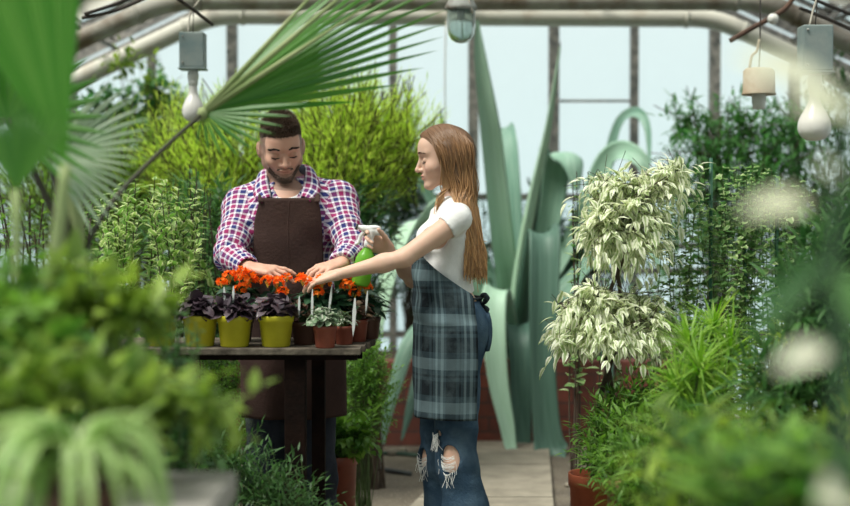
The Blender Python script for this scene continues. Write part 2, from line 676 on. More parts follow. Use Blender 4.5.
def sdf_obj(F, name, mat, parent, it=1, disp=None, bones=None, col=None):
    v, q = F.mesh()
    v = smooth_mesh(v, q, it)
    if disp is not None:
        n = vert_normals(v, q)
        v = v + n * disp(v, n)[:, None]
    me = mesh_np(name, v, q)
    if bones: bone_uv(me, v, q, bones)
    if col is not None:
        c = col(v)
        at = me.color_attributes.new('Col', 'FLOAT_COLOR', 'POINT')
        at.data.foreach_set('color', np.concatenate([c, np.ones((len(c), 1))], 1).astype(np.float32).ravel())
    me.materials.append(mat)
    return link(me, name, parent)
# ------------------------------------------------------------------ the greenhouse
def pane_mat(name, tint, haze, hcol=(0.85, 0.93, 0.93)):
    m, nt, out = new_mat(name)
    tp = N(nt, 'ShaderNodeBsdfTransparent'); tp.inputs[0].default_value = c4(tint)
    gl = N(nt, 'ShaderNodeBsdfGlossy'); gl.inputs['Roughness'].default_value = 0.08
    tl = N(nt, 'ShaderNodeBsdfTranslucent'); tl.inputs[0].default_value = c4(hcol)
    m1 = N(nt, 'ShaderNodeMixShader')
    m2 = N(nt, 'ShaderNodeMixShader')
    nt.links.new(math_n(nt, 'MULTIPLY', noise_fac(nt, 1.7, 5, 0.2, 0.8), haze), m1.inputs[0])
    nt.links.new(tp.outputs[0], m1.inputs[1]); nt.links.new(tl.outputs[0], m1.inputs[2])
    fr = N(nt, 'ShaderNodeFresnel'); fr.inputs[0].default_value = 1.3
    nt.links.new(fr.outputs[0], m2.inputs[0])
    nt.links.new(m1.outputs[0], m2.inputs[1]); nt.links.new(gl.outputs[0], m2.inputs[2])
    nt.links.new(m2.outputs[0], out.inputs[0])
    return m


M_glass = pane_mat('glass_clean', (0.97, 1.0, 0.99), 0.15)
M_glass_low = pane_mat('glass_whitewashed', (0.9, 0.97, 0.97), 0.8)
M_iron = solid('rusty_iron', (0.10, 0.105, 0.10), (0.32, 0.30, 0.27), 22, 0.8, 0.2, 0.3)
M_iron2 = solid('painted_iron', (0.42, 0.43, 0.40), (0.16, 0.12, 0.09), 16, 0.7, 0.3, 0.2, lo=0.45, hi=0.7)
M_pipe = solid('old_cream_pipe', (0.60, 0.58, 0.50), (0.36, 0.26, 0.17), 5, 0.6, 0.3, 0.15, lo=0.52, hi=0.85)
M_pipe2 = solid('dirty_pipe', (0.40, 0.38, 0.33), (0.17, 0.12, 0.08), 5, 0.7, 0.2, 0.2, lo=0.4, hi=0.7)
M_soil = solid('soil', (0.085, 0.062, 0.045), (0.03, 0.022, 0.016), 30, 0.95, 0.1, 0.8, 40)
M_concrete = solid('path_concrete', (0.31, 0.275, 0.215), (0.21, 0.185, 0.145), 7, 0.9, 0.15, 0.25, 50)

# floor: trodden gravel and earth
m, nt, out = new_mat('trodden_gravel')
b = N(nt, 'ShaderNodeBsdfPrincipled'); b.inputs['Roughness'].default_value = 0.95
c = mixc(nt, noise_fac(nt, 3, 6, 0.35, 0.65), (0.17, 0.14, 0.10), (0.085, 0.068, 0.05))
c = mixc(nt, noise_fac(nt, 70, 3, 0.55, 0.75), c, (0.34, 0.31, 0.26))
nt.links.new(c, b.inputs['Base Color'])
bp = N(nt, 'ShaderNodeBump'); bp.inputs['Strength'].default_value = 0.7; bp.inputs['Distance'].default_value = 0.02
nt.links.new(noise_fac(nt, 60, 5, 0, 1), bp.inputs['Height']); nt.links.new(bp.outputs[0], b.inputs['Normal'])
nt.links.new(b.outputs[0], out.inputs[0])
M_floor = m

XL, XR, YB, YF = -3.4, 3.6, 9.6, -0.6
f = MB().box((XL, YF, -0.1), (XR, YB, 0.0)).build('floor', M_floor, smooth=False)
tag(f, kind='structure')

# concrete path slabs (trim of the floor)
mb = MB()
ys = [2.2, 3.3, 4.4, 5.5, 6.62, 7.5, 8.28]
for a, b_ in zip(ys[:-1], ys[1:]):
    g = 0.008
    def xe(y): return (-0.03 + 0.2 * (y - 6.61), 0.6 + 0.075 * (y - 6.61))
    (l0, r0), (l1, r1) = xe(a), xe(b_)
    v = [(l0, a + g, 0.0), (r0, a + g, 0), (r1, b_ - g, 0), (l1, b_ - g, 0), (l0, a + g, 0.035), (r0, a + g, 0.035), (r1, b_ - g, 0.035), (l1, b_ - g, 0.035)]
    mb.add(v, [(0, 3, 2, 1), (4, 5, 6, 7), (0, 1, 5, 4), (1, 2, 6, 5), (2, 3, 7, 6), (3, 0, 4, 7)])
tag(mb.build('floor_path', M_concrete, smooth=False), kind='structure')

# brick planter under the back wall
m, nt, out = new_mat('old_brick')
b = N(nt, 'ShaderNodeBsdfPrincipled'); b.inputs['Roughness'].default_value = 0.9
tc = N(nt, 'ShaderNodeTexCoord'); mp = N(nt, 'ShaderNodeMapping'); mp.inputs['Rotation'].default_value = (math.pi / 2, 0, 0)
nt.links.new(tc.outputs['Object'], mp.inputs[0])
br = N(nt, 'ShaderNodeTexBrick')
br.inputs['Color1'].default_value = (0.23, 0.062, 0.040, 1); br.inputs['Color2'].default_value = (0.15, 0.045, 0.032, 1)
br.inputs['Mortar'].default_value = (0.07, 0.045, 0.04, 1); br.inputs['Scale'].default_value = 1.0
br.inputs['Mortar Size'].default_value = 0.006; br.inputs['Brick Width'].default_value = 0.25; br.inputs['Row Height'].default_value = 0.085
nt.links.new(mp.outputs[0], br.inputs['Vector'])
nt.links.new(mixc(nt, noise_fac(nt, 12, 5, 0.4, 0.8), br.outputs[0], (0.10, 0.04, 0.03)), b.inputs['Base Color'])
nt.links.new(b.outputs[0], out.inputs[0])
M_brick = m
PX0, PX1, PY0, PH = -2.2, 1.7, 8.3, 0.50
mb = MB()
mb.box((PX0, PY0, 0), (PX1, PY0 + 0.12, PH))
mb.box((PX0, PY0 + 0.12, 0), (PX0 + 0.12, YB - 0.1, PH)); mb.box((PX1 - 0.12, PY0 + 0.12, 0), (PX1, YB - 0.1, PH))
tag(mb.build('wall_planter', M_brick, smooth=False), kind='structure')
tag(MB().box((PX0 + 0.12, PY0 + 0.12, 0.0), (PX1 - 0.12, YB - 0.1, PH - 0.05)).build('floor_planter_soil', M_soil, smooth=False), kind='structure')

# roof profile (x, z), left eave to right eave
def prof(dz):
    return [(XL, 1.74 + dz), (-1.42, 2.70 + dz), (1.92, 2.70 + dz), (XR, 1.92 + dz)]


# back wall: mullions every 80 px of the photo, panes, low whitewashed glazing with dark bars
mull = [(-9 + 80.4 * k) for k in range(12)]
mx = [XL] + [W(p, 100, YB)[0] for p in mull if XL + 0.2 < W(p, 100, YB)[0] < XR - 0.2] + [XR]
def roof_z(x, dz=0.06):
    pr = prof(dz)
    for (x0, z0), (x1, z1) in zip(pr[:-1], pr[1:]):
        if x0 <= x <= x1: return z0 + (z1 - z0) * (x - x0) / (x1 - x0)
    return 1.8
zr = [W(0, p, YB)[2] for p in (271, 246, 197)]
wb = MB()
for i, x in enumerate(mx):
    w = 0.034 if i % 3 else 0.026
    wb.box((x - w, YB - 0.03, 0.0), (x + w, YB + 0.04, roof_z(x) - 0.02))
for z in zr + [0.55]:
    wb.box((XL, YB - 0.022, z - 0.022), (XR, YB + 0.03, z + 0.022))
lap = {k: W(0, p, YB)[2] for k, p in ((7, 101), (3, 128), (9, 140))}
for i in range(len(mx) - 1):
    a = mx[i]
    c_ = W(0, 0, YB)
    k = round(((a * FPX / YB + 425) - mull[0]) / 80.4)
    if k in lap: wb.box((mx[i], YB - 0.008, lap[k] - 0.008), (mx[i + 1], YB + 0.012, lap[k] + 0.008))
pr = prof(0.06)
for (x0, z0), (x1, z1) in zip(pr[:-1], pr[1:]):
    wb.tube([(x0, YB, z0), (x1, YB, z1)], 0.04, 6)
tag(wb.build('wall_back', M_iron, smooth=False), kind='structure')
for i in range(len(mx) - 1):
    x0, x1 = mx[i], mx[i + 1]
    z1 = zr[2]
    p = MB()
    p.add([(x0, YB, z1), (x1, YB, z1), (x1, YB, roof_z(x1)), (x0, YB, roof_z(x0))], [(0, 1, 2, 3)])
    tag(p.build('window_%d' % (i + 1), M_glass, smooth=False), kind='structure')
p = MB()
for i in range(len(mx) - 1):
    p.add([(mx[i], YB, 0.02), (mx[i + 1], YB, 0.02), (mx[i + 1], YB, zr[2]), (mx[i], YB, zr[2])], [(0, 1, 2, 3)])
tag(p.build('window_low_glazing', M_glass_low, smooth=False), kind='structure')

# side walls: low brick, mullions, glass
for nm, x in (('wall_left', XL), ('wall_right', XR)):
    zt = 1.76 if x < 0 else 1.94
    s = MB(); s.box((x - 0.06, YF, 0), (x + 0.06, YB, 0.6))
    tag(s.build(nm, M_brick, smooth=False), kind='structure')
    fr_ = MB()
    y = YF
    while y < YB + 0.01:
        fr_.box((x - 0.025, y - 0.025, 0.6), (x + 0.025, y + 0.025, zt)); y += 0.85
    fr_.box((x - 0.035, YF, zt - 0.03), (x + 0.035, YB, zt + 0.03))
    tag(fr_.build(nm + '_frame', M_iron, smooth=False), kind='structure')
    g = MB().add([(x, YF, 0.6), (x, YB, 0.6), (x, YB, zt), (x, YF, zt)], [(0, 1, 2, 3)])
    tag(g.build(nm.replace('wall', 'window'), M_glass, smooth=False), kind='structure')

# roof: rafters across, purlins along, panes
rf = MB()
pr = prof(0.10)
y = YF
while y < YB:
    for (x0, z0), (x1, z1) in zip(pr[:-1], pr[1:]):
        rf.tube([(x0, y, z0), (x1, y, z1)], 0.018, 5)
    y += 0.85
for (x0, z0), (x1, z1) in zip(pr[:-1], pr[1:]):
    n_ = 3 if abs(z1 - z0) > 0.1 else 4
    for t in np.linspace(0, 1, n_, endpoint=False):
        rf.tube([(x0 + (x1 - x0) * t, YF, z0 + (z1 - z0) * t), (x0 + (x1 - x0) * t, YB, z0 + (z1 - z0) * t)], 0.016, 5)
tag(rf.build('ceiling', M_iron, smooth=False), kind='structure')
rg = MB()
for (x0, z0), (x1, z1) in zip(pr[:-1], pr[1:]):
    rg.add([(x0, YF, z0 + 0.03), (x1, YF, z1 + 0.03), (x1, YB, z1 + 0.03), (x0, YB, z0 + 0.03)], [(0, 1, 2, 3)])
tag(rg.build('ceiling_glass', M_glass, smooth=False), kind='structure')

# the two heating pipes that follow the roof
def fillet(P, r, n=6):
    P = [np.asarray(p, float) for p in P]
    o = [P[0]]
    for a, b_, c_ in zip(P[:-2], P[1:-1], P[2:]):
        u, w = unit(a - b_), unit(c_ - b_)
        s, e = b_ + u * r, b_ + w * r
        for t in np.linspace(0, 1, n):
            o.append((1 - t) ** 2 * s + 2 * t * (1 - t) * b_ + t * t * e)
    return o + [P[-1]]
def pipe(px, Y, r, mat, label):
    P = [W(x, y, Y) for x, y in px]
    P[0] = P[1] + (P[0] - P[1]) * (abs(XL + 0.12 - P[1][0]) / abs(P[0][0] - P[1][0]))
    P[-1] = P[-2] + (P[-1] - P[-2]) * (abs(XR - 0.12 - P[-2][0]) / abs(P[-1][0] - P[-2][0]))
    P = [(P[0][0], Y, 0.05)] + P + [(P[-1][0], Y, 0.05)]
    o = thing('heating_pipe', label, 'pipe', (0, Y, 0))
    path = fillet(P, 0.16)
    MB().tube(path, r, 16).build('pipe_run', mat, o)
    for i in (1, 2, 3, 4):
        p = np.asarray(P[i])
        for q in (np.asarray(P[i - 1]), np.asarray(P[i + 1])):
            d = unit(q - p)
            c_ = p + d * 0.19
            MB().tube([c_ - d * 0.012, c_ + d * 0.012], r + 0.006, 16).build('weld_collar', mat, o)
pipe([(85, 76), (213, 15), (716, 18), (850, 84)], 9.05, 0.060, M_pipe, 'cream heating pipe bending down at both sides below the darker dirty pipe')
pipe([(84, 38), (168, 1), (768, 1), (850, 44)], 8.3, 0.056, M_pipe2, 'dirty grey-brown heating pipe running highest along the top of the greenhouse')
# ------------------------------------------------------------------ people
def skin_mat(name, base, red):
    """vertex colour 'Col': skin itself, lips, stubble"""
    m, nt, out = new_mat(name)
    b = N(nt, 'ShaderNodeBsdfPrincipled')
    b.inputs['Roughness'].default_value = 0.5
    b.inputs['Specular IOR Level'].default_value = 0.35
    b.inputs['Subsurface Weight'].default_value = 0.12
    b.inputs['Subsurface Radius'].default_value = (0.012, 0.005, 0.003)
    b.inputs['Subsurface Scale'].default_value = 1.0
    at = N(nt, 'ShaderNodeAttribute', attribute_name='Col')
    c = mixc(nt, math_n(nt, 'MULTIPLY', noise_fac(nt, 40, 3, 0.3, 0.8), 0.25), at.outputs['Color'], red)
    nt.links.new(c, b.inputs['Base Color'])
    nt.links.new(b.outputs[0], out.inputs[0])
    return m


def frame(fwd, roll_up):
    f = unit(fwd)
    r = unit(np.cross(f, roll_up))
    u = np.cross(r, f)
    return np.stack([r, f, u], 1)          # columns: right, forward, up


def head_sdf(F, C, R, s=1.0, male=False):
    C = np.asarray(C, float)
    def L(x, y, z): return C + R @ (np.array([x, y, z]) * s)
    def ball(c, r, k, mode='add'): F.op(p_oball(L(*c), np.array(r) * s, R), k, mode)
    def cap(a, b, ra, rb, k, mode='add'): F.op(p_cap(L(*a), L(*b), ra * s, rb * s), k, mode)
    jw = 0.050 if male else 0.041
    ball((0, -0.008, 0.030), (0.074, 0.090, 0.082), 0.01)
    ball((0, 0.028, -0.010), (0.062, 0.062, 0.078), 0.02)
    ball((0, 0.050, 0.045), (0.052, 0.044, 0.045), 0.02)
    for e in (-1, 1):
        cap((e * jw, 0.004, -0.050), (e * 0.012, 0.066, -0.086), 0.020, 0.016, 0.02)
        cap((e * (jw + 0.008), 0.0, -0.015), (e * jw, 0.004, -0.055), 0.016, 0.018, 0.02)
        ball((e * 0.040, 0.052, -0.028), (0.024, 0.026, 0.022), 0.02)
        cap((e * 0.012, 0.083, 0.028), (e * 0.044, 0.064, 0.026), 0.009 + 0.002 * male, 0.008, 0.014)
    ball((0, 0.074, -0.087), (0.018 + 0.006 * male, 0.016, 0.013), 0.014)
    ball((0, 0.066, -0.052), (0.030, 0.024, 0.022), 0.02)
    for e in (-1, 1):
        ball((e * 0.031, 0.095, 0.005), (0.019, 0.021, 0.0115), 0.008, 'sub')
    cap((0, 0.083, 0.018), (0, 0.1045, -0.026), 0.0068, 0.0085, 0.008)
    ball((0, 0.1050, -0.0295), (0.0094, 0.0092, 0.0080), 0.007)
    for e in (-1, 1):
        ball((e * 0.012, 0.091, -0.032), (0.008, 0.010, 0.0070), 0.007)
        ball((e * 0.006, 0.096, -0.0405), (0.0030, 0.005, 0.0035), 0.003, 'sub')
        ball((e * 0.031, 0.0725, 0.001), (0.0150, 0.0125, 0.0115), 0.002)       # lidded eye
    ball((0, 0.0905, -0.0510), (0.021, 0.0080, 0.0050), 0.005)
    ball((0, 0.0890, -0.0610), (0.018, 0.0080, 0.0058), 0.005)
    cap((-0.021, 0.0938, -0.0558), (0.021, 0.0938, -0.0558), 0.0022, 0.0022, 0.003, 'sub')
    for e in (-1, 1):                                                            # ears
        Re = R @ np.array(Matrix.Rotation(e * 0.35, 3, 'Z'))
        F.op(p_oball(L(e * 0.078, -0.012, -0.006), np.array([0.009, 0.019, 0.031]) * s, Re), 0.008)
        F.op(p_oball(L(e * 0.088, -0.008, -0.002), np.array([0.006, 0.010, 0.019]) * s, Re), 0.005, 'sub')


def head_local(v, C, R, s):
    return ((v - np.asarray(C)) @ R) / s


def snapper(ob, C, R, s):
    v = np.empty(len(ob.data.vertices) * 3, np.float32); ob.data.vertices.foreach_get('co', v)
    l = head_local(v.reshape(-1, 3).astype(float), C, R, s)
    l = l[(np.abs(l[:, 0]) < 0.1) & (l[:, 1] > 0.02) & (np.abs(l[:, 2]) < 0.13)]
    def f(x, z, out=0.0):
        d = (l[:, 0] - x) ** 2 + (l[:, 2] - z) ** 2
        i = np.argsort(d)[:6]
        y = np.average(l[i, 1], weights=1 / (d[i] + 1e-7))
        return np.asarray(C) + R @ (np.array([x, y + out, z]) * s)
    return f


def hand_sdf(F, wrist, d, n, curl=(0.3, 0.35, 0.3), spread=0.1, s=1.0, thumb=(0.7, 0.6, -0.25), thumb_sign=1, per=None):
    """wrist point, pointing direction d, back-of-hand normal n; thumb side = thumb_sign * d x n"""
    wrist = np.asarray(wrist, float)
    d = unit(d); n = unit(np.asarray(n) - d * np.dot(n, d)); t = np.cross(d, n) * thumb_sign
    off = [0.029, 0.010, -0.010, -0.028]
    kn = [0.083, 0.087, 0.083, 0.075]
    ln = [0.070, 0.078, 0.072, 0.056]
    rad = [0.0086, 0.0088, 0.0084, 0.0074]
    for i in range(4):
        k = wrist + (d * kn[i] + t * off[i]) * s
        F.op(p_cap(wrist + (d * 0.004 + t * off[i] * 0.55) * s, k, 0.0135 * s, 0.0105 * s), 0.014 * s)
    F.op(p_cap(wrist + (d * 0.03 + t * 0.012) * s, wrist + (d * 0.06 - t * 0.012) * s, 0.014 * s, 0.013 * s), 0.012 * s)
    tips = []
    for i in range(4):
        p = wrist + (d * kn[i] + t * off[i]) * s
        cu = curl if per is None else per[i]
        a = 0.0
        sd = unit(d + t * spread * (1.5 - i) / 1.5)
        for j, f in enumerate((0.45, 0.30, 0.25)):
            a += cu[j]
            dr = sd * math.cos(a) - n * math.sin(a)
            q = p + dr * ln[i] * f * s
            F.op(p_cap(p, q, rad[i] * s * (1 - 0.07 * j), rad[i] * s * (0.92 - 0.09 * j)), 0.0035 * s)
            p = q
        tips.append(p)
    b0 = wrist + (d * 0.018 + t * 0.022 - n * 0.006) * s
    td = unit(d * thumb[0] + t * thumb[1] + n * thumb[2])
    b1 = b0 + td * 0.040 * s
    F.op(p_cap(b0, b1, 0.0140 * s, 0.0105 * s), 0.012 * s)
    td2 = unit(td + d * 0.35 - n * 0.15)
    b2 = b1 + td2 * 0.032 * s
    F.op(p_cap(b1, b2, 0.0100 * s, 0.0090 * s), 0.004 * s)
    td3 = unit(td2 + d * 0.25 - n * 0.2)
    F.op(p_cap(b2, b2 + td3 * 0.025 * s, 0.0090 * s, 0.0068 * s), 0.004 * s)
    return tips


def ribbon_strands(paths, r0, r1, n=4):
    """(k, m, 3) paths -> one mesh of tapering strands"""
    P = np.asarray(paths, float)
    k, m = P.shape[:2]
    tg = unit(np.gradient(P, axis=1))
    ref = unit(rnd_dir(k))[:, None]
    a = unit(np.cross(tg, ref)); b = np.cross(tg, a)
    th = np.arange(n) * 2 * np.pi / n
    rr = np.linspace(0, 1, m)
    rr = (r0 + (r1 - r0) * rr)[None, :, None, None]
    v = P[:, :, None] + rr * (np.cos(th)[:, None] * a[:, :, None] + np.sin(th)[:, None] * b[:, :, None])
    base = (np.arange(k) * m * n)[:, None, None]
    i = np.arange(m - 1)[None, :, None] * n; j = np.arange(n)[None, None]
    j2 = (j + 1) % n
    q = np.stack([base + i + j, base + i + j2, base + i + n + j2, base + i + n + j], -1).reshape(-1, 4)
    uv = np.zeros((k, m, n, 2)); uv[..., 1] = np.linspace(0, 1, m)[None, :, None]
    return v.reshape(-1, 3), q, uv.reshape(-1, 2), np.repeat(rng.random(k), m * n)


def hair_mat(name, root, tip, dark, pos=(0.45, 0.95), rough=0.42):
    m, nt, out = new_mat(name)
    uv = N(nt, 'ShaderNodeUVMap'); sp = N(nt, 'ShaderNodeSeparateXYZ'); nt.links.new(uv.outputs[0], sp.inputs[0])
    at = N(nt, 'ShaderNodeAttribute', attribute_name='var')
    r = N(nt, 'ShaderNodeMapRange'); r.inputs[1].default_value = pos[0]; r.inputs[2].default_value = pos[1]
    nt.links.new(sp.outputs[1], r.inputs[0])
    c = mixc(nt, r.outputs[0], root, tip)
    c = mixc(nt, math_n(nt, 'MULTIPLY', at.outputs['Fac'], 0.6), c, dark)
    b = N(nt, 'ShaderNodeBsdfPrincipled'); b.inputs['Roughness'].default_value = rough
    b.inputs['Specular IOR Level'].default_value = 0.5
    nt.links.new(c, b.inputs['Base Color'])
    nt.links.new(b.outputs[0], out.inputs[0])
    return m


M_lash = solid('dark_lash', (0.02, 0.014, 0.01), rough=0.6)
M_white_cloth = solid('white_jersey', (0.80, 0.79, 0.77), (0.74, 0.73, 0.71), 12, 0.9, 0.1, 0.35, 30)
M_denim = solid('worn_denim', (0.032, 0.062, 0.100), (0.10, 0.155, 0.205), 9, 0.9, 0.1, 0.4, 120, lo=0.42, hi=0.85)
M_denim_dark = solid('dark_denim', (0.022, 0.026, 0.036), (0.04, 0.045, 0.06), 9, 0.9, 0.1, 0.4, 80)
M_thread = solid('white_thread', (0.75, 0.76, 0.74), rough=0.9)
M_brown = solid('brown_canvas', (0.062, 0.036, 0.030), (0.046, 0.027, 0.024), 6, 0.9, 0.12, 0.3, 90)
M_shoe = solid('canvas_shoe', (0.55, 0.55, 0.53), (0.45, 0.45, 0.44), 20, 0.8)
M_boot = solid('dark_boot', (0.03, 0.025, 0.022), rough=0.6)

NAV, RED, WHT = (0.035, 0.04, 0.16), (0.30, 0.03, 0.12), (0.78, 0.75, 0.80)
bands = [(0.0, NAV), (0.34, WHT), (0.50, RED), (0.84, WHT)]
M_check = plaid_mat('check_shirt_cloth', (0.046, 0.046), bands, bands, 0.9, 0.25)
DK, MD, LT = (0.008, 0.012, 0.015), (0.032, 0.052, 0.062), (0.135, 0.190, 0.205)
M_plaid = plaid_mat('plaid_apron_cloth', (0.112, 0.150),
                    [(0.0, DK), (0.30, MD), (0.40, DK), (0.46, MD), (0.56, LT), (0.64, MD), (0.76, LT), (0.86, MD), (0.95, DK)],
                    [(0.0, DK), (0.28, MD), (0.36, DK), (0.42, MD), (0.54, LT), (0.74, LT), (0.80, MD), (0.94, DK)], 0.95, 0.45, fade=(0.10, 0.14, 0.15))


def shoe(name, heel, dirn, mat, parent, L=0.26, w=0.045, h=0.07):
    heel = np.asarray(heel, float); d = unit(np.array([dirn[0], dirn[1], 0]))
    lo = heel - np.array([L, L, 0]) * 1.2; hi = heel + np.array([L, L, 0.16]) * 1.2
    lo[2] = heel[2] - 0.002
    F = Field(lo, hi, 0.006)
    F.op(p_cap(heel + d * 0.05 + [0, 0, 0.035], heel + d * (L - 0.05) + [0, 0, 0.028], w * 0.85, w), 0.01)
    F.op(p_cap(heel + d * 0.055 + [0, 0, 0.04], heel + d * 0.06 + [0, 0, 0.10], w * 0.9, w * 0.95), 0.04)
    F.cut(heel + [0, 0, 0.001], (0, 0, -1))
    F.cut(heel + [0, 0, 0.115], (0, 0, 1))
    return sdf_obj(F, name, mat, parent)


def face_hair(S, R, root, brow_mat, nb_, br, zb=0.0275):
    for e in (-1, 1):
        mb = MB()
        T = np.linspace(0, 1, 9)
        mb.tube([S(e * (0.0175 + 0.027 * t), -0.0050 - 0.0030 * math.sin(math.pi * t), 0.0006) for t in T], np.array([0.0007, 0.0014, 0.0018, 0.002, 0.0022, 0.0022, 0.002, 0.0016, 0.0008]), 5)
        for t in np.linspace(0.45, 1.0, 10):
            p = S(e * (0.0175 + 0.027 * t), -0.0050 - 0.003 * math.sin(math.pi * t), 0.0)
            mb.tube([p, p + R @ np.array([e * 0.003 * t, 0.005, -0.004])], [0.0008, 0.0003], 3)
        mb.build('eyelash', M_lash, root)
        ps = []
        for k in range(nb_):
            t = rng.random()
            p = S(e * (0.015 + 0.034 * t), zb + 0.004 * math.sin(math.pi * min(1, t * 1.3)) - 0.004 * t + rng.normal() * 0.0014, 0.0006)
            dd = R @ np.array([e * 0.009, -0.003 * t, 0.002])
            ps.append([p, p + dd * 0.5, p + dd])
        v, q, uv, va = ribbon_strands(ps, br, 0.0005, 3)
        MB().add(v, q, None, uv, va).build('eyebrow', brow_mat, root)


# ============================================================ the woman
def woman():
    Y0 = 5.0
    P = lambda px, py, Y=Y0: W(px, py, Y)
    gz = 0.035
    root = thing('person', 'woman with long brown hair in white tee, plaid apron and ripped jeans', 'person', (P(458, 590)[0], Y0, gz))
    C = P(446, 158)
    yaw, pit = math.radians(-3), math.radians(8)
    R = frame((-math.cos(pit) * math.cos(yaw), -math.cos(pit) * math.sin(yaw) * -1, -math.sin(pit)), (0, 0, 1))
    HS = 1.0
    sh_n, el_n, wr_n = P(459, 219, 4.86), P(404, 258, 4.80), P(338, 274.5, 4.84)
    sh_f, el_f, wr_f = P(452, 219, 5.14), P(413, 279, 5.21), P(389, 250, 5.03)

    def torso(F, g=0.0, sleeves=0):
        F.op(p_ball(P(453, 237), np.array([0.082, 0.122, 0.145]) + g), 0.02)
        F.op(p_ball(P(453, 215), np.array([0.058, 0.100, 0.040]) + g), 0.05)
        for sy in (-1, 1):
            F.op(p_ball(P(434, 238) + [0, sy * 0.062, 0], np.array([0.056, 0.056, 0.054]) + g), 0.03)
        F.op(p_ball(P(446, 276), np.array([0.080, 0.112, 0.105]) + g), 0.06)
        F.op(p_ball(P(453, 318), np.array([0.100, 0.150, 0.110]) + g), 0.06)
        for sy in (-1, 1):
            F.op(p_ball(P(466, 328) + [0, sy * 0.07, 0], np.array([0.075, 0.078, 0.085]) + g), 0.04)
        for a, b in ((sh_n, el_n), (sh_f, el_f)):
            F.op(p_cap(P(455, 213) + [0, (a[1] - Y0) * 0.4, 0], a, 0.040 + g, 0.037 + g), 0.025)

    hip_n, kn_n, an_n = P(455, 335, 4.925), P(457, 462, 4.92), P(470, 580, 4.92)
    hip_f, kn_f, an_f = P(449, 335, 5.075), P(439, 462, 5.08), P(452, 580, 5.09)
    def legs(F, g=0.0, loose=0.0):
        for h_, k_, a_ in ((hip_n, kn_n, an_n), (hip_f, kn_f, an_f)):
            F.op(p_cap(h_, k_, 0.083 + g, 0.056 + g), 0.04)
            mid = k_ * 0.62 + a_ * 0.38 + np.array([0.012, 0, 0])
            F.op(p_cap(k_, mid, 0.054 + g, 0.052 + g + loose * 0.6), 0.03)
            F.op(p_cap(mid, a_, 0.050 + g + loose * 0.6, 0.036 + g + loose), 0.03)

    # body, one continuous surface
    F = Field((P(312, 0)[0] - 0.03, 4.70, 0.02), (P(495, 0)[0] + 0.02, 5.30, 1.70), 0.0026)
    torso(F)
    legs(F)
    for a_, d_ in ((an_n, 1), (an_f, 1)):
        F.op(p_cap(a_, a_ + [-0.12, 0, -0.035], 0.036, 0.028), 0.03)
    F.op(p_cap(P(456, 214), C + R @ np.array([0, -0.026, -0.05]), 0.045, 0.041), 0.025)
    head_sdf(F, C, R, HS)
    for a, b, c_ in ((sh_n, el_n, wr_n), (sh_f, el_f, wr_f)):
        F.op(p_cap(a, b, 0.041, 0.031), 0.02)
        m_ = b * 0.7 + c_ * 0.3
        F.op(p_cap(b, m_, 0.030, 0.030), 0.015)
        F.op(p_cap(m_, c_, 0.0295, 0.0185), 0.02)
    hand_sdf(F, wr_n, unit(P(312, 281, 4.86) - wr_n), (-0.15, -0.35, 1.0), curl=(0.25, 0.35, 0.3), s=0.92, thumb_sign=1 if np.cross(unit(P(312, 281, 4.86) - wr_n), (0, 0, 1.0))[1] > 0 else -1)
    df = unit(P(366, 239, 5.0) - wr_f)
    hand_sdf(F, wr_f, df, (0.15, 1.0, 0.1), curl=(0.75, 0.95, 0.6), s=0.92, thumb=(0.75, 0.55, -0.45),
             thumb_sign=1 if np.cross(df, (0, 1.0, 0))[2] > 0 else -1, per=[(0.45, 0.6, 0.35), (0.8, 0.95, 0.6), (0.9, 1.0, 0.6), (0.95, 1.0, 0.6)])
    SK = np.array([0.66, 0.43, 0.32])
    def col(v):
        l = head_local(v, C, R, HS)
        c = np.repeat(SK[None], len(v), 0)
        lip = np.exp(-((l[:, 0] / 0.020) ** 4 + ((l[:, 2] + 0.056) / 0.009) ** 4)) * (l[:, 1] > 0.07)
        c = c * (1 - 0.75 * lip[:, None]) + np.array([0.55, 0.12, 0.12]) * 0.75 * lip[:, None]
        ck = np.exp(-(((np.abs(l[:, 0]) - 0.046) / 0.02) ** 2 + ((l[:, 2] + 0.03) / 0.018) ** 2)) * (l[:, 1] > 0.03)
        c = c * (1 - 0.25 * ck[:, None]) + np.array([0.66, 0.32, 0.26]) * 0.25 * ck[:, None]
        return c
    bod = sdf_obj(F, 'body', skin_mat('woman_skin', SK, (0.60, 0.34, 0.25)), root, 1, col=col)
    del F
    L = lambda x, y, z: C + R @ (np.array([x, y, z]) * HS)
    S = snapper(bod, C, R, HS)
    face_hair(S, R, root, M_hair_b, 45, 0.0008)

    # hair: an inner volume and the strands over it
    F = Field(P(418, 0)[[0]].repeat(1).tolist() + [4.84, 1.02], [P(498, 0)[0], 5.16, 1.72], 0.0045)
    F.op(p_oball(L(0, -0.014, 0.034), (0.078, 0.089, 0.080), R), 0.0)
    F.op(p_cap(L(0, -0.045, 0.0), P(464, 205), 0.050, 0.024, (0, 1, 0), 1.5), 0.05)
    F.op(p_cap(P(465, 205), P(473, 250), 0.022, 0.014, (0, 1, 0), 3.2), 0.04)
    for e in (-1, 1):
        F.op(p_cap(L(e * 0.060, -0.005, 0.03), L(e * 0.054, -0.024, -0.085), 0.024, 0.022), 0.03)
    # keep the face clear
    F.op(p_oball(L(0, 0.075, -0.045), (0.12, 0.067, 0.118), R), 0.01, 'sub')
    inner = sdf_obj(F, 'hair', M_hair_b, root, 2)
    del F
    paths = []
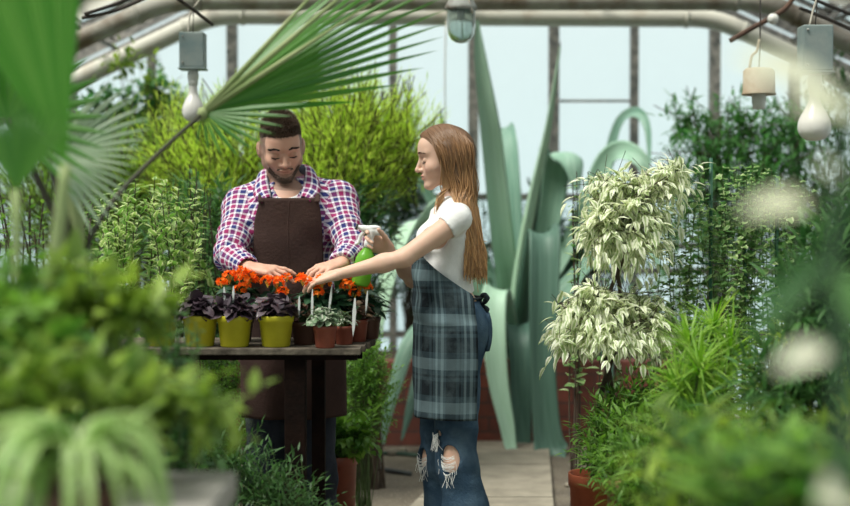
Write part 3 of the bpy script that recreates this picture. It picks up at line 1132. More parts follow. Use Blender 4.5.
    for e, cnt in ((-1, 900), (1, 900)):           # e=-1: her left = the camera side when local right is +Y
        for k in range(cnt):
            a = rng.random() ** 0.85                # 0 at the forehead, 1 at the back of the crown
            lay = rng.random()
            off = 0.001 + 0.008 * lay
            th = 0.10 + 2.05 * a                    # angle along the parting, from the hairline over the crown
            yy = 0.080 - 0.165 * a
            top = 0.112 + off - 0.95 * max(0, abs(yy - 0.005) - 0.0) ** 2 * 5.2
            p0 = L(e * 0.004, yy, top)
            wob = rng.normal(size=3) * 0.004
            p1 = L(e * (0.050 + off), yy * 0.80 - 0.010, 0.085 + off - 0.7 * yy * yy * 6)
            p2 = L(e * (0.077 + off + 0.004 * lay), 0.021 - 0.107 * a + 0.008 * rng.normal(), 0.020) + wob
            p3 = L(e * (0.066 + off), 0.018 - 0.104 * a, -0.055) + wob
            p4 = L(e * (0.058 + off), 0.000 - 0.080 * a, -0.115) + wob * 2
            fr = a + 0.15 * rng.normal()
            xs = 461 + 20 * np.clip(fr, 0, 1)
            yb = Y0 + (-0.105 if e < 0 else 0.105) * (1 - 0.5 * np.clip(fr, 0, 1) ** 2) * (0.75 + 0.35 * rng.random())
            # e<0 is mapped to whichever side is nearer the camera below
            p5 = P(455 + 22 * np.clip(fr, 0, 1), 204, yb)
            p6 = P(465 + 16 * np.clip(fr + 0.1 * rng.normal(), 0, 1.1), 238, yb)
            end = 269 + 6 * rng.normal() - 10 * (rng.random() < 0.2)
            p7 = P(464 + 21 * np.clip(fr + 0.18 * rng.normal(), 0, 1.1), end, yb)
            if e * (R[1, 0]) > 0:                   # this side is away from the camera
                for pp in (p5, p6, p7): pp[1] = 2 * Y0 - pp[1] if pp[1] < Y0 else pp[1]
            else:
                for pp in (p5, p6, p7): pp[1] = 2 * Y0 - pp[1] if pp[1] > Y0 else pp[1]
            paths.append(curve([p0, p1, p2, p3, p4, p5, p6, p7], 20))
    for k in range(70):                             # the lock in front of the shoulder
        p0 = L(-0.078 * np.sign(-R[1, 0]) * -1, 0.02, 0.0)
        sgn = -1 if R[1, 0] > 0 else 1
        s1 = rng.normal() * 0.004
        p = [L(sgn * 0.052, 0.055, 0.098), L(sgn * 0.080, 0.030, 0.03), L(sgn * (0.080 + s1), 0.020 + s1, -0.04), L(sgn * 0.070, 0.022 + s1 * 2, -0.10),
             P(441 + s1 * 400, 198 + rng.normal() * 2, 4.92 + s1), P(439 + s1 * 500, 206 + rng.normal() * 4, 4.925 + s1)]
        paths.append(curve(p, 20))
    v, q, uv, va = ribbon_strands(paths, 0.0021, 0.0012, 4)
    MB().add(v, q, None, uv, va).build('hair_strands', M_hair, inner)

    # tee
    F = Field((P(395, 0)[0], 4.72, 1.03), (P(490, 0)[0], 5.28, 1.45), 0.0045)
    torso(F, 0.007)
    for a, b in ((sh_n, el_n), (sh_f, el_f)):
        F.op(p_cap(a, a * 0.62 + b * 0.38, 0.043, 0.045), 0.015)
        # open sleeve end
        d_ = unit(b - a)
        F.op(p_cap(a + d_ * 0.118, a + d_ * 0.20, 0.075, 0.075), 0.0, 'sub')
    F.op(p_cap(P(456, 214), C + R @ np.array([0, -0.026, -0.04]), 0.049, 0.047), 0.006, 'sub')
    F.op(p_ball(P(441, 206), (0.032, 0.05, 0.026)), 0.01, 'sub')
    F.cut(P(455, 296), (0.25, 0, -1))
    def fold(v, n):
        a = vnoise(v * np.array([9, 9, 22]) + v[:, [2, 0, 1]] * 8, 3) * 0.0040
        w_ = np.exp(-((v[:, 2] - P(0, 255)[2]) / 0.09) ** 2)
        return a * (0.4 + w_)
    tee = sdf_obj(F, 'tee_shirt', M_white_cloth, root, 2, fold)
    del F
    # jeans with open knees
    F = Field((P(405, 0)[0], 4.80, 0.06), (P(500, 0)[0], 5.22, 1.08), 0.0045)
    torso(F, 0.009)
    legs(F, 0.013, 0.02)
    F.cut(P(455, 300), (0, 0, 1))
    F.cut((0, 0, 0.115), (0, 0, -1))
    holes = []
    for (k_, px, py, Y, rx, rz) in ((kn_n, 450, 460, 4.862, 0.036, 0.050), (kn_f, 424, 458, 5.05, 0.024, 0.036), (kn_n, 438, 434, 4.885, 0.013, 0.015)):
        c_ = P(px, py, Y)
        F.op(p_ball(c_, (rx, 0.034, rz)), 0.002, 'sub')
        holes.append((c_, rx, rz))
    def fold2(v, n):
        g = vnoise(v * np.array([8, 8, 26]) + v[:, [2, 2, 0]] * 5, 5) * 0.005
        return g
    jeans = sdf_obj(F, 'jeans', M_denim, root, 2, fold2)
    del F
    for c_, rx, rz in holes:
        th = []
        n_out = np.array([-0.75, -0.66, 0.0])
        t_ = np.array([0.66, -0.75, 0.0])
        for k in range(46):
            zz = -1 + 1.5 * rng.random() ** 1.8
            wv = math.sqrt(max(0.02, 1 - zz * zz)) * rx * 1.05
            base = c_ + n_out * 0.012 + np.array([0, 0, zz * rz])
            sag = -rng.uniform(0.004, 0.020)
            a, b_ = base - t_ * wv, base + t_ * wv
            if k % 3 == 0:
                e_ = a if rng.random() < 0.5 else b_
                th.append([e_, e_ + np.array([rng.normal() * 0.004, -0.004, -0.014]), e_ + np.array([rng.normal() * 0.008, -0.006, -0.046])])
            else:
                th.append([a, (a + b_) / 2 + n_out * 0.008 + [0, 0, sag], b_])
        v, q, uv, va = ribbon_strands([curve(p, 7) for p in th], 0.0010, 0.0008, 3)
        MB().add(v, q, None, uv, va).build('frayed_thread', M_thread, jeans)
    # back pocket
    for sy in (-1, 1):
        mb = MB()
        g = []
        for i in range(6):
            for j in range(6):
                y = sy * (0.03 + 0.08 * j / 5); z = 0.13 * (i / 5 - 0.5)
                z += 0.0
                g.append(P(466, 330) + np.array([0.086 + 0.006 * 0 - 0.9 * (abs(y) - 0.07) ** 2 * 8 - 0.4 * z * z * 6, y, z]))
        q = [(i * 6 + j, i * 6 + j + 1, i * 6 + j + 7, i * 6 + j + 6) for i in range(5) for j in range(5)]
        mb.add(g, q)
        o = mb.build('pocket', M_denim, jeans)
        s_ = o.modifiers.new('solid', 'SOLIDIFY'); s_.thickness = 0.005

    # apron: an arc of cloth round the front of the body, level by level
    zs = np.linspace(P(0, 257)[2], P(0, 413)[2], 60)
    lev_z = [P(0, y)[2] for y in (256, 275, 293, 320, 350, 420)]
    lev_c = [P(x, 0)[0] for x in (443, 444, 446, 448, 448, 447)]
    lev_rx = [0.102, 0.108, 0.114, 0.118, 0.120, 0.118]
    lev_ry = [0.140, 0.138, 0.152, 0.186, 0.194, 0.190]
    lev_a = [0.80, 1.60, 2.30, 2.34, 2.34, 2.34]
    nu = 64
    v, uv = [], []
    zz = np.array(lev_z)[::-1]
    for z in zs:
        g = lambda a: np.interp(z, zz, np.array(a)[::-1])
        cx, rx, ry, am = g(lev_c), g(lev_rx), g(lev_ry), g(lev_a)
        for i in range(nu):
            a = am * (2 * i / (nu - 1) - 1)
            w_ = 0.006 * math.sin(a * 5 + z * 7) * np.clip((1.0 - z) * 2.2, 0.15, 1) + 0.004 * math.sin(z * 55 + a * 3) * (z > 0.98)
            rr = 1 + w_ / 0.12
            if abs(a) <= math.pi / 2: v.append((cx - rx * rr * math.cos(a), Y0 - ry * rr * math.sin(a), z))
            else: v.append((cx + rx * (abs(a) - math.pi / 2) * 1.08, Y0 - math.copysign(ry, a) * rr, z))
            uv.append((a * 0.145, z))
    v = np.array(v)
    v += (vnoise(v * np.array([11, 11, 14]), 9) * 0.005)[:, None] * unit(v - np.array([P(450, 0)[0], Y0, 0]) * [1, 1, 0] - v * [0, 0, 1])
    q = [(i * nu + j, i * nu + j + 1, (i + 1) * nu + j + 1, (i + 1) * nu + j) for i in range(len(zs) - 1) for j in range(nu - 1)]
    ap = MB().add(v, q, None, uv).build('apron', M_plaid, root)
    s_ = ap.modifiers.new('solid', 'SOLIDIFY'); s_.thickness = 0.004
    # waist tie and its bow at the back
    mb = MB()
    a0 = np.linspace(2.2, 2 * np.pi - 2.2, 14)
    mb.tube([(P(447, 0)[0] - 0.118 * math.cos(a), Y0 - 0.150 * math.sin(a), P(0, 294 + 8 * (1 - abs(math.cos(a))) * 0)[2] - 0.012) for a in a0], 0.008, 6, flat=0.5)
    k0 = P(478, 303, Y0)
    for dy, dz in ((-0.05, 0.02), (0.05, 0.02), (-0.04, -0.02), (0.04, -0.025)):
        mb.tube(curve([k0, k0 + [0.02, dy * 0.6, dz + 0.01], k0 + [0.032, dy, dz], k0 + [0.02, dy * 0.5, dz - 0.02], k0], 14), 0.010, 6, flat=0.5)
    mb.tube([k0 - [0.012, 0.012, 0], k0 + [0.012, -0.01, 0]], 0.016, 8)
    mb.build('apron_tie', solid('dark_tie', (0.02, 0.028, 0.034), rough=0.95), ap)
    for a_, o_ in ((an_n, 0), (an_f, 0)):
        shoe('shoe', (a_[0] + 0.06, a_[1], gz), (-1, 0.0), M_shoe, root, 0.245, 0.042)
    return root


M_hair = hair_mat('brown_hair', (0.22, 0.112, 0.052), (0.72, 0.40, 0.17), (0.10, 0.046, 0.020), (0.12, 0.9))
M_hair_b = solid('brown_hair_inner', (0.10, 0.052, 0.027), (0.15, 0.08, 0.04), 20, 0.6)
WOMAN = woman()
# ============================================================ the man
def man():
    Y0 = 5.35
    P = lambda px, py, Y=Y0: W(px, py, Y)
    root = thing('person', 'bearded man in a checked shirt and brown apron looking down at the flowers', 'person', (P(290, 600)[0], Y0 + 0.02, 0.0))
    C = P(281.5, 147.5, 5.33)
    yaw, pit, roll = math.radians(13), math.radians(24), math.radians(-5)
    f = np.array([math.sin(yaw) * math.cos(pit), -math.cos(yaw) * math.cos(pit), -math.sin(pit)])
    R = frame(f, (math.sin(roll), 0.0, 1.0))
    HS = 1.05
    sh_l, el_l, wr_l = P(243, 207, 5.38), P(229, 256, 5.17), P(249, 268.5, 4.97)          # at the photo's left
    sh_r, el_r, wr_r = P(338, 202, 5.38), P(352, 250, 5.20), P(342, 263.5, 5.00)
    nb = P(285, 196, 5.41)

    def torso(F, g=0.0):
        F.op(p_ball(P(290, 232, 5.36), np.array([0.172, 0.108, 0.205]) + g), 0.02)
        for sx in (-1, 1):
            F.op(p_ball(P(290 + sx * 23, 222, 5.31), np.array([0.085, 0.065, 0.075]) + g), 0.05)
        F.op(p_ball(P(290, 290, 5.35), np.array([0.155, 0.105, 0.17]) + g), 0.06)
        F.op(p_ball(P(291, 335, 5.36), np.array([0.165, 0.110, 0.12]) + g), 0.06)
        for s_, nx_ in ((sh_l, 268), (sh_r, 303)):
            F.op(p_cap(P(nx_, 186, 5.42), s_ + np.array([0, 0, 0.004]), 0.040 + g, 0.050 + g), 0.04)
            F.op(p_cap(nb * 0.75 + s_ * 0.25 + np.array([0, 0, -0.01]), s_, 0.050 + g, 0.057 + g), 0.04)
    hips = [(P(271, 350, 5.36), P(268, 470, 5.34), P(266, 590, 5.40)), (P(311, 350, 5.36), P(314, 470, 5.34), P(316, 590, 5.40))]

    def legs(F, g=0.0, loose=0.0):
        for h_, k_, a_ in hips:
            F.op(p_cap(h_, k_, 0.088 + g, 0.062 + g), 0.03)
            F.op(p_cap(k_, a_, 0.060 + g + loose * 0.5, 0.040 + g + loose), 0.03)

    F = Field((P(205, 0, 5.1)[0], 4.82, 0.0), (P(375, 0, 5.1)[0], 5.56, 1.80), 0.0027)
    torso(F); legs(F)
    for h_, k_, a_ in hips:
        F.op(p_cap(a_ + np.array([0, 0, 0]), a_ + np.array([0, -0.14, -0.02]), 0.036, 0.028), 0.03)
    F.op(p_cap(nb, C + R @ np.array([0, -0.03, -0.055]), 0.064, 0.060), 0.03)
    head_sdf(F, C, R, HS, True)
    for a, b, c_ in ((sh_l, el_l, wr_l), (sh_r, el_r, wr_r)):
        F.op(p_cap(a, b, 0.052, 0.041), 0.02)
        m_ = b * 0.7 + c_ * 0.3
        F.op(p_cap(b, m_, 0.040, 0.040), 0.02)
        F.op(p_cap(m_, c_, 0.039, 0.026), 0.02)
    dl = unit(P(290, 272.5, 4.93) - wr_l)
    hand_sdf(F, wr_l, dl, (0.1, -0.35, 1.0), s=1.05, spread=0.18, curl=(0.25, 0.4, 0.3), thumb_sign=1 if np.cross(dl, (0, 0, 1.0))[1] > 0 else -1,
             per=[(0.12, 0.25, 0.2), (0.25, 0.4, 0.3), (0.4, 0.5, 0.35), (0.5, 0.6, 0.4)])
    dr = unit(P(318, 270, 4.93) - wr_r)
    hand_sdf(F, wr_r, dr, (-0.1, -0.35, 1.0), s=1.05, spread=0.15, curl=(0.35, 0.5, 0.3), thumb_sign=1 if np.cross(dr, (0, 0, 1.0))[1] > 0 else -1)
    SK = np.array([0.64, 0.37, 0.27])
    def col(v):
        l = head_local(v, C, R, HS)
        c = np.repeat(SK[None], len(v), 0)
        ax = np.abs(l[:, 0])
        lip = np.exp(-((l[:, 0] / 0.020) ** 4 + ((l[:, 2] + 0.056) / 0.008) ** 4)) * (l[:, 1] > 0.07)
        # beard shadow: jaw, chin, upper lip
        inside = (l[:, 2] < -0.005) & (l[:, 2] > -0.125) & (l[:, 1] > -0.02)
        edge = -0.060 + 0.85 * np.clip(ax - 0.030, 0, 1) * 1.6
        be = 1 / (1 + np.exp((l[:, 2] - edge) / 0.004))
        mou = np.exp(-((ax / 0.026) ** 4 + ((l[:, 2] + 0.0445) / 0.0055) ** 4))
        side = np.clip((ax - 0.050) / 0.008, 0, 1) * (l[:, 2] < 0.03) * (l[:, 1] < 0.05) * (l[:, 1] > 0.0)
        b = np.clip(np.maximum(np.maximum(be * inside, mou * (l[:, 1] > 0.06)), side * 0.8 * (l[:, 2] > -0.06)), 0, 1) * (1 - lip)
        b = b * 0.9
        c = c * (1 - 0.62 * b[:, None]) + np.array([0.095, 0.060, 0.045]) * 0.62 * b[:, None]
        fade = np.clip((l[:, 2] + 0.012) / 0.05, 0, 1) * (l[:, 1] < 0.044) * (l[:, 2] < 0.12)
        fade = np.maximum(fade, np.clip((l[:, 2] + 0.05) / 0.05, 0, 1) * (l[:, 1] < -0.03)) * (1 - np.clip((ax - 0.079) / 0.004, 0, 1))
        c = c * (1 - 0.75 * fade[:, None]) + np.array([0.045, 0.032, 0.025]) * 0.75 * fade[:, None]
        c = c * (1 - 0.6 * lip[:, None]) + np.array([0.42, 0.17, 0.14]) * 0.6 * lip[:, None]
        return c
    bod = sdf_obj(F, 'body', skin_mat('man_skin', SK, (0.55, 0.27, 0.19)), root, 1, col=col)
    del F
    L = lambda x, y, z: C + R @ (np.array([x, y, z]) * HS)
    S = snapper(bod, C, R, HS)

    # hair: short cap with brushed-up strands
    def hairline(l):
        """inside the haired part of the skull"""
        front = 0.066 + 0.012 * np.cos(l[:, 0] * 40)
        return (l[:, 2] > np.where(l[:, 1] > 0.02, front - 0.9 * np.clip(np.abs(l[:, 0]) - 0.045, 0, 1) * 0, np.where(l[:, 1] > -0.03, 0.0 + np.clip(l[:, 1] + 0.03, 0, 1) * 0.5, -0.045)))
    F = Field(L(0, 0, 0.03) - 0.16, L(0, 0, 0.03) + 0.16, 0.003)
    F.op(p_oball(L(0, -0.010, 0.036), np.array([0.0745, 0.0915, 0.088]) * HS, R), 0.0)
    F.op(p_oball(L(0, 0.032, 0.082), np.array([0.054, 0.050, 0.040]) * HS, R), 0.02)
    F.op(p_oball(L(0, 0.100, 0.040), np.array([0.050, 0.060, 0.036]) * HS, R), 0.012, 'sub')
    F.cut(L(0, 0.0, 0.045), R @ np.array([0, 0.12, -1.0]))
    for e in (-1, 1):
        F.op(p_oball(L(e * 0.070, 0.075, 0.035), np.array([0.034, 0.052, 0.034]) * HS, R), 0.01, 'sub')
    v, q = F.mesh()
    n_ = vert_normals(v, q)
    hair = sdf_obj(F, 'hair', solid('short_dark_hair', (0.040, 0.026, 0.018), (0.07, 0.046, 0.032), 60, 0.6, 0.3, 0.5, 150), root, 1)
    del F
    l = head_local(v, C, R, HS)
    ok = np.where((l[:, 2] > 0.0) & (np.einsum('ij,ij->i', n_, unit(v - L(0, -0.01, 0.02))) > 0.3))[0]
    wgt = np.clip((l[ok, 2] - 0.02) / 0.07, 0.05, 1); wgt /= wgt.sum()
    sel = rng.choice(ok, size=5200, p=wgt)
    ln = (0.005 + 0.015 * np.clip((l[sel, 2] - 0.06) / 0.05, 0, 1)) * (0.6 + 0.7 * rng.random(len(sel)))
    dirn = unit(n_[sel] * 0.6 + (R @ np.array([0.25, 0.55, 0.35])) + rng.normal(size=(len(sel), 3)) * 0.42)
    a = v[sel] - n_[sel] * 0.002
    ps = np.stack([a, a + dirn * ln[:, None] * 0.5 + n_[sel] * ln[:, None] * 0.15, a + dirn * ln[:, None]], 1)
    fr_ = []
    for k in range(420):
        x = rng.uniform(-0.055, 0.055)
        p = S(x, 0.0745 + 0.0025 * rng.normal() - 1.6 * x * x, 0.0)
        dd = R @ unit(np.array([0.3 + 0.2 * rng.normal(), 0.35, 0.9]))
        fr_.append([p - dd * 0.001, p + dd * 0.006, p + dd * 0.012])
    ps = np.concatenate([ps, np.array(fr_)])
    vv, qq, uv, va = ribbon_strands(ps, 0.0011, 0.0005, 3)
    M_dark_hair = hair_mat('dark_hair', (0.070, 0.044, 0.030), (0.24, 0.155, 0.105), (0.028, 0.018, 0.013), (0.3, 1.0))
    MB().add(vv, qq, None, uv, va).build('hair_strands', M_dark_hair, hair)

    # beard: short strands on the jaw
    ps = []
    for k in range(1500):
        t = rng.uniform(-1, 1)
        ax = abs(t)
        x = 0.060 * math.sin(t * 1.45); y = 0.084 - 0.075 * ax ** 1.7
        zc = -0.092 + 0.060 * ax ** 2.2
        z = zc + rng.uniform(-0.014, 0.012 + 0.010 * ax)
        if ax < 0.4 and z > -0.070: z = zc + rng.uniform(-0.012, 0.010)
        p = S(x, z) if ax < 0.75 else L(x, y + 0.004, z)
        out = R @ unit(np.array([x * 8, y * 6, -0.35]))
        ln = rng.uniform(0.0025, 0.006)
        dd = unit(out * 0.5 + R @ np.array([0, 0.1, -0.8]) + rng.normal(size=3) * 0.2)
        ps.append([p - out * 0.004, p + dd * ln * 0.5, p + dd * ln])
    for k in range(300):
        x = rng.uniform(-0.027, 0.027)
        p = S(x, -0.0430 - 8 * x * x + rng.uniform(-0.003, 0.002))
        dd = R @ unit(np.array([x * 20, 0.15, -0.7]))
        ps.append([p - R @ np.array([0, 0.004, 0]), p + dd * 0.003, p + dd * 0.006])
    vv, qq, uv, va = ribbon_strands(np.array(ps), 0.0010, 0.0005, 3)
    MB().add(vv, qq, None, uv, va).build('beard', M_dark_hair, root)
    face_hair(S, R, root, M_lash, 130, 0.0012, 0.0275)

    # white vest at the throat
    F = Field(P(255, 215, 5.2) - 0.05, P(318, 185, 5.5) + 0.06, 0.004)
    F.op(p_ball(P(289, 232, 5.352), np.array([0.162, 0.110, 0.200])), 0.0)
    F.op(p_cap(P(270, 203, 5.40), P(306, 203, 5.40), 0.055, 0.055), 0.04)
    F.op(p_cap(nb, C + R @ np.array([0, -0.03, -0.055]), 0.070, 0.066), 0.006, 'sub')
    F.op(p_ball(P(287, 190, 5.34), (0.060, 0.10, 0.040)), 0.01, 'sub')
    F.cut(P(289, 215, 5.3), (0, 0, -1))
    sdf_obj(F, 'vest', M_white_cloth, root, 1)

    # checked shirt with an open collar
    F = Field((P(205, 0, 5.1)[0], 4.86, 0.80), (P(378, 0, 5.1)[0], 5.56, 1.56), 0.0042)
    torso(F, 0.012)
    for a, b, c_ in ((sh_l, el_l, wr_l), (sh_r, el_r, wr_r)):
        F.op(p_cap(a, b, 0.069, 0.058), 0.03)
        e_ = b * 0.12 + c_ * 0.88
        F.op(p_cap(b, e_, 0.056, 0.041), 0.02)
        d_ = unit(c_ - b)
        F.op(p_cap(e_ - d_ * 0.006, e_ + d_ * 0.010, 0.044, 0.044), 0.003)
        F.op(p_cap(e_ + d_ * 0.060, e_ + d_ * 0.14, 0.052, 0.052), 0.0, 'sub')
        F.op(p_cap(c_ - d_ * 0.02, c_ + d_ * 0.04, 0.030, 0.028), 0.003, 'sub')
    F.op(p_cap(nb, C + R @ np.array([0, -0.03, -0.055]), 0.072, 0.080), 0.008, 'sub')
    # open V
    va_, vb_ = P(287, 184, 5.28), P(287, 206, 5.24)
    F.op(p_cap(va_, vb_, 0.060, 0.012), 0.01, 'sub')
    F.cut((0, 0, 0.86), (0, 0, -1))
    bl = unit(el_l - sh_l); br = unit(el_r - sh_r)
    def fold(v, n):
        o = np.zeros(len(v))
        for (a, b, c_) in ((sh_l, el_l, wr_l), (sh_r, el_r, wr_r)):
            for p_, q_ in ((a, b), (b, c_)):
                ax = unit(q_ - p_)
                t = (v - p_) @ ax
                dist = np.linalg.norm(v - p_ - t[:, None] * ax, axis=1)
                w_ = np.exp(-(dist / 0.085) ** 4) * (t > -0.02) * (t < np.linalg.norm(q_ - p_) + 0.03)
                o += w_ * 0.0045 * np.sin(t * 105 + vnoise(v * 16, 2) * 3.2)
        o += vnoise(v * np.array([10, 10, 14]) + 3, 4) * 0.006
        return o
    bones = [(P(290, 330, 5.36), P(290, 212, 5.36), 0.155), (P(284, 184, 5.41), sh_l, 0.052), (P(286, 184, 5.41), sh_r, 0.052), (sh_l, el_l, 0.064), (el_l, wr_l, 0.050), (sh_r, el_r, 0.064), (el_r, wr_r, 0.050)]
    shirt = sdf_obj(F, 'checked_shirt', M_check, root, 2, fold, bones)
    del F
    # collar: stand and turned-down leaf on either side
    lining = solid('collar_lining', (0.030, 0.040, 0.065), (0.06, 0.07, 0.10), 30, 0.9)
    cen = P(285.5, 180, 5.40)
    folds = {-1: [(286, 167, 5.48), (269, 168, 5.43), (267, 176, 5.36), (269, 188, 5.285), (271, 197, 5.235)], 1: [(286, 167, 5.48), (303, 165, 5.43), (305.5, 173, 5.36), (303.5, 186, 5.285), (301, 196, 5.235)]}
    edges = {-1: [(286, 174, 5.53), (261, 174, 5.455), (255, 185, 5.36), (254, 196, 5.275), (262, 203, 5.212)], 1: [(286, 174, 5.53), (311, 170, 5.455), (318, 180, 5.36), (320, 192, 5.275), (310, 202, 5.212)]}
    for sx in (-1, 1):
        top = curve([P(*k) for k in folds[sx]], 14)
        bot = curve([P(*k) for k in edges[sx]], 14)
        rows = [top * (1 - k) + bot * k + np.array([sx * 0.004, -0.005, 0.006]) * math.sin(math.pi * k) for k in np.linspace(0, 1, 6)]
        g = np.stack(rows, 1).reshape(-1, 3)
        q = [(i * 6 + j, i * 6 + j + 1, i * 6 + j + 7, i * 6 + j + 6) for i in range(13) for j in range(5)]
        uv = [(t_ * 0.2 + 0.02, -k * 0.013) for t_ in np.linspace(0, 1, 14) for k in range(6)]
        o = MB().add(g, q, None, uv).build('collar', M_check, shirt)
        m_ = o.modifiers.new('s', 'SOLIDIFY'); m_.thickness = 0.005; m_.offset = 0
        stand = []
        for k, p in enumerate(top):
            d_ = unit((cen - p) * [1, 1, 0])
            stand += [p + d_ * 0.002, p + d_ * 0.008 + [0, 0, -0.022], p + d_ * 0.010 + [0, 0, -0.050]]
        q = [(i * 3 + j, i * 3 + j + 1, i * 3 + j + 4, i * 3 + j + 3) for i in range(13) for j in (0, 1)]
        o = MB().add(stand, q).build('collar_stand', lining, shirt)
        m_ = o.modifiers.new('s', 'SOLIDIFY'); m_.thickness = 0.003
    # dark trousers
    F = Field((P(230, 0)[0], 5.18, 0.02), (P(350, 0)[0], 5.56, 1.0), 0.006)
    torso(F, 0.016); legs(F, 0.018, 0.02)
    F.cut((0, 0, 0.95), (0, 0, 1)); F.cut((0, 0, 0.07), (0, 0, -1))
    sdf_obj(F, 'trousers', M_denim_dark, root, 2, lambda v, n: vnoise(v * np.array([9, 9, 20]), 8) * 0.006)
    del F
    for h_, k_, a_ in hips:
        shoe('boot', (a_[0], a_[1] + 0.07, 0.0), (0, -1), M_boot, root, 0.28, 0.047)

    # apron: bib, then skirt
    zs = np.linspace(P(0, 198, 5.23)[2], P(0, 420, 5.2)[2], 70)
    key_z = [P(0, y, 5.23)[2] for y in (198, 206, 222, 270, 300, 340, 420)]
    key_l = [P(x, 0, 5.23)[0] for x in (261, 258, 254, 253, 240, 238, 239)]
    key_r = [P(x, 0, 5.23)[0] for x in (317, 319, 321, 323, 338, 343, 344)]
    nu = 48
    v, uv = [], []
    kz = np.array(key_z)[::-1]
    cx = P(289, 0)[0]
    for z in zs:
        l_, r_ = np.interp(z, kz, np.array(key_l)[::-1]), np.interp(z, kz, np.array(key_r)[::-1])
        for i in range(nu):
            x = l_ + (r_ - l_) * i / (nu - 1)
            wy = 0.215 if z < 1.0 else 0.215 - 0.01 * (z - 1.0)
            yy = 5.36 - 0.148 * math.sqrt(max(0.02, 1 - ((x - cx) / wy) ** 2)) - 0.010
            yy += 0.012 * math.sin((x - cx) * 40 + 1.0) * np.clip((0.98 - z) * 2.5, 0, 1)
            v.append((x, yy, z)); uv.append((x, z))
    v = np.array(v)
    v[:, 1] += vnoise(v * np.array([10, 1, 12]), 12) * 0.006
    q = [(i * nu + j, i * nu + j + 1, (i + 1) * nu + j + 1, (i + 1) * nu + j) for i in range(len(zs) - 1) for j in range(nu - 1)]
    ap = MB().add(v, q, None, uv).build('apron', M_brown, root)
    m_ = ap.modifiers.new('s', 'SOLIDIFY'); m_.thickness = 0.004
    for x0, x1 in ((261, 268), (317, 304)):
        a = P(x0, 199, 5.205)
        mb = MB(); mb.tube(curve([a + [0, 0, -0.01], P(x0, 195, 5.247), P(x0 + (x1 - x0) * 0.5, 187, 5.315), P(x1, 180, 5.39), P(x1 + (285 - x1) * 0.3, 178, 5.45)], 14), 0.010, 8, flat=0.2)
        mb.build('neck_strap', M_brown, ap)
    mb = MB(); mb.tube([v[(k * nu) + nu // 2] + np.array([0, -0.003, 0]) for k in range(1, 26)], 0.0025, 5)
    mb.build('centre_seam', M_brown, ap)
    return root


MAN = man()
# ------------------------------------------------------------------ potting bench
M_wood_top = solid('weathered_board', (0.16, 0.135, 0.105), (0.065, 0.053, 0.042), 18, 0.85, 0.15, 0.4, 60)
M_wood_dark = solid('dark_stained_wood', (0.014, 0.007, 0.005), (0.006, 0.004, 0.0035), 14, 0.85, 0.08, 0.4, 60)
TZ = 0.915
bench = thing('potting_bench', 'dark wooden potting bench with a weathered grey top carrying flower pots', 'bench', (-0.6, 4.92, 0))
x0, x1, y0, y1 = -1.08, -0.215, 4.70, 5.14
for k in range(4):
    a, b_ = y0 + (y1 - y0) * k / 4, y0 + (y1 - y0) * (k + 1) / 4
    bevel(MB().box((x0, a + 0.003, TZ - 0.022), (x1 + 0.012 * k, b_ - 0.003, TZ)).build('top_board', M_wood_top, bench, False), 0.003)
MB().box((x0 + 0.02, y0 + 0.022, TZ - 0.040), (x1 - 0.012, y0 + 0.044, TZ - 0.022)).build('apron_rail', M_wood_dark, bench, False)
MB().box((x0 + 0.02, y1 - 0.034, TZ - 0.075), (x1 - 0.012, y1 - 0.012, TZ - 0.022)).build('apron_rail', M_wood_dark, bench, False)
for (pxa, pxb, Y) in ((285, 306, 4.76), (312, 325, 5.06), (120, 140, 4.76), (160, 175, 5.06)):
    a, b_ = W(pxa, 300, Y)[0], W(pxb, 300, Y)[0]
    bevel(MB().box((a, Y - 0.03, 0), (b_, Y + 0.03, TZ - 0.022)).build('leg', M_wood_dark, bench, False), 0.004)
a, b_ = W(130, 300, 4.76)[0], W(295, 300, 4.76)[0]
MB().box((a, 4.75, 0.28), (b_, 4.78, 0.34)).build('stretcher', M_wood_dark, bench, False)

# ------------------------------------------------------------------ pots
def plastic(name, c, c2):
    return solid(name, c, c2, 14, 0.45, 0.45)
M_yellow = plastic('yellow_plastic', (0.58, 0.53, 0.025), (0.50, 0.45, 0.02))
M_red_pot = plastic('brick_red_plastic', (0.28, 0.070, 0.040), (0.21, 0.052, 0.032))
M_brown_pot = plastic('brown_plastic', (0.10, 0.042, 0.028), (0.07, 0.03, 0.02))
M_terra = solid('terracotta', (0.42, 0.11, 0.050), (0.33, 0.09, 0.045), 10, 0.75, 0.2, 0.2, 60)
M_terra_old = solid('old_terracotta', (0.30, 0.16, 0.09), (0.19, 0.10, 0.06), 10, 0.85, 0.15, 0.3, 60)


def pot(o, c, r, h, mat, taper=0.75, rim=0.2, name='pot', soil=True):
    rb = r * taper
    rm = r - (r - rb) * rim
    prof = [(0.0, 0.0), (rb * 0.93, 0), (rb, 0.004), (rm * 0.965, h * (1 - rim)), (rm * 1.02, h * (1 - rim) + 0.002), (r, h - 0.003), (r * 0.985, h), (r * 0.93, h - 0.001), (r * 0.90, h * 0.84), (0.0, h * 0.84)]
    p = MB().lathe(prof[:9], c, 40).build(name, mat, o)
    if soil:
        MB().lathe([(r * 0.905, h * 0.85), (r * 0.6, h * 0.88), (0.002, h * 0.89)], c, 24).build('soil', M_soil, o)
    return p


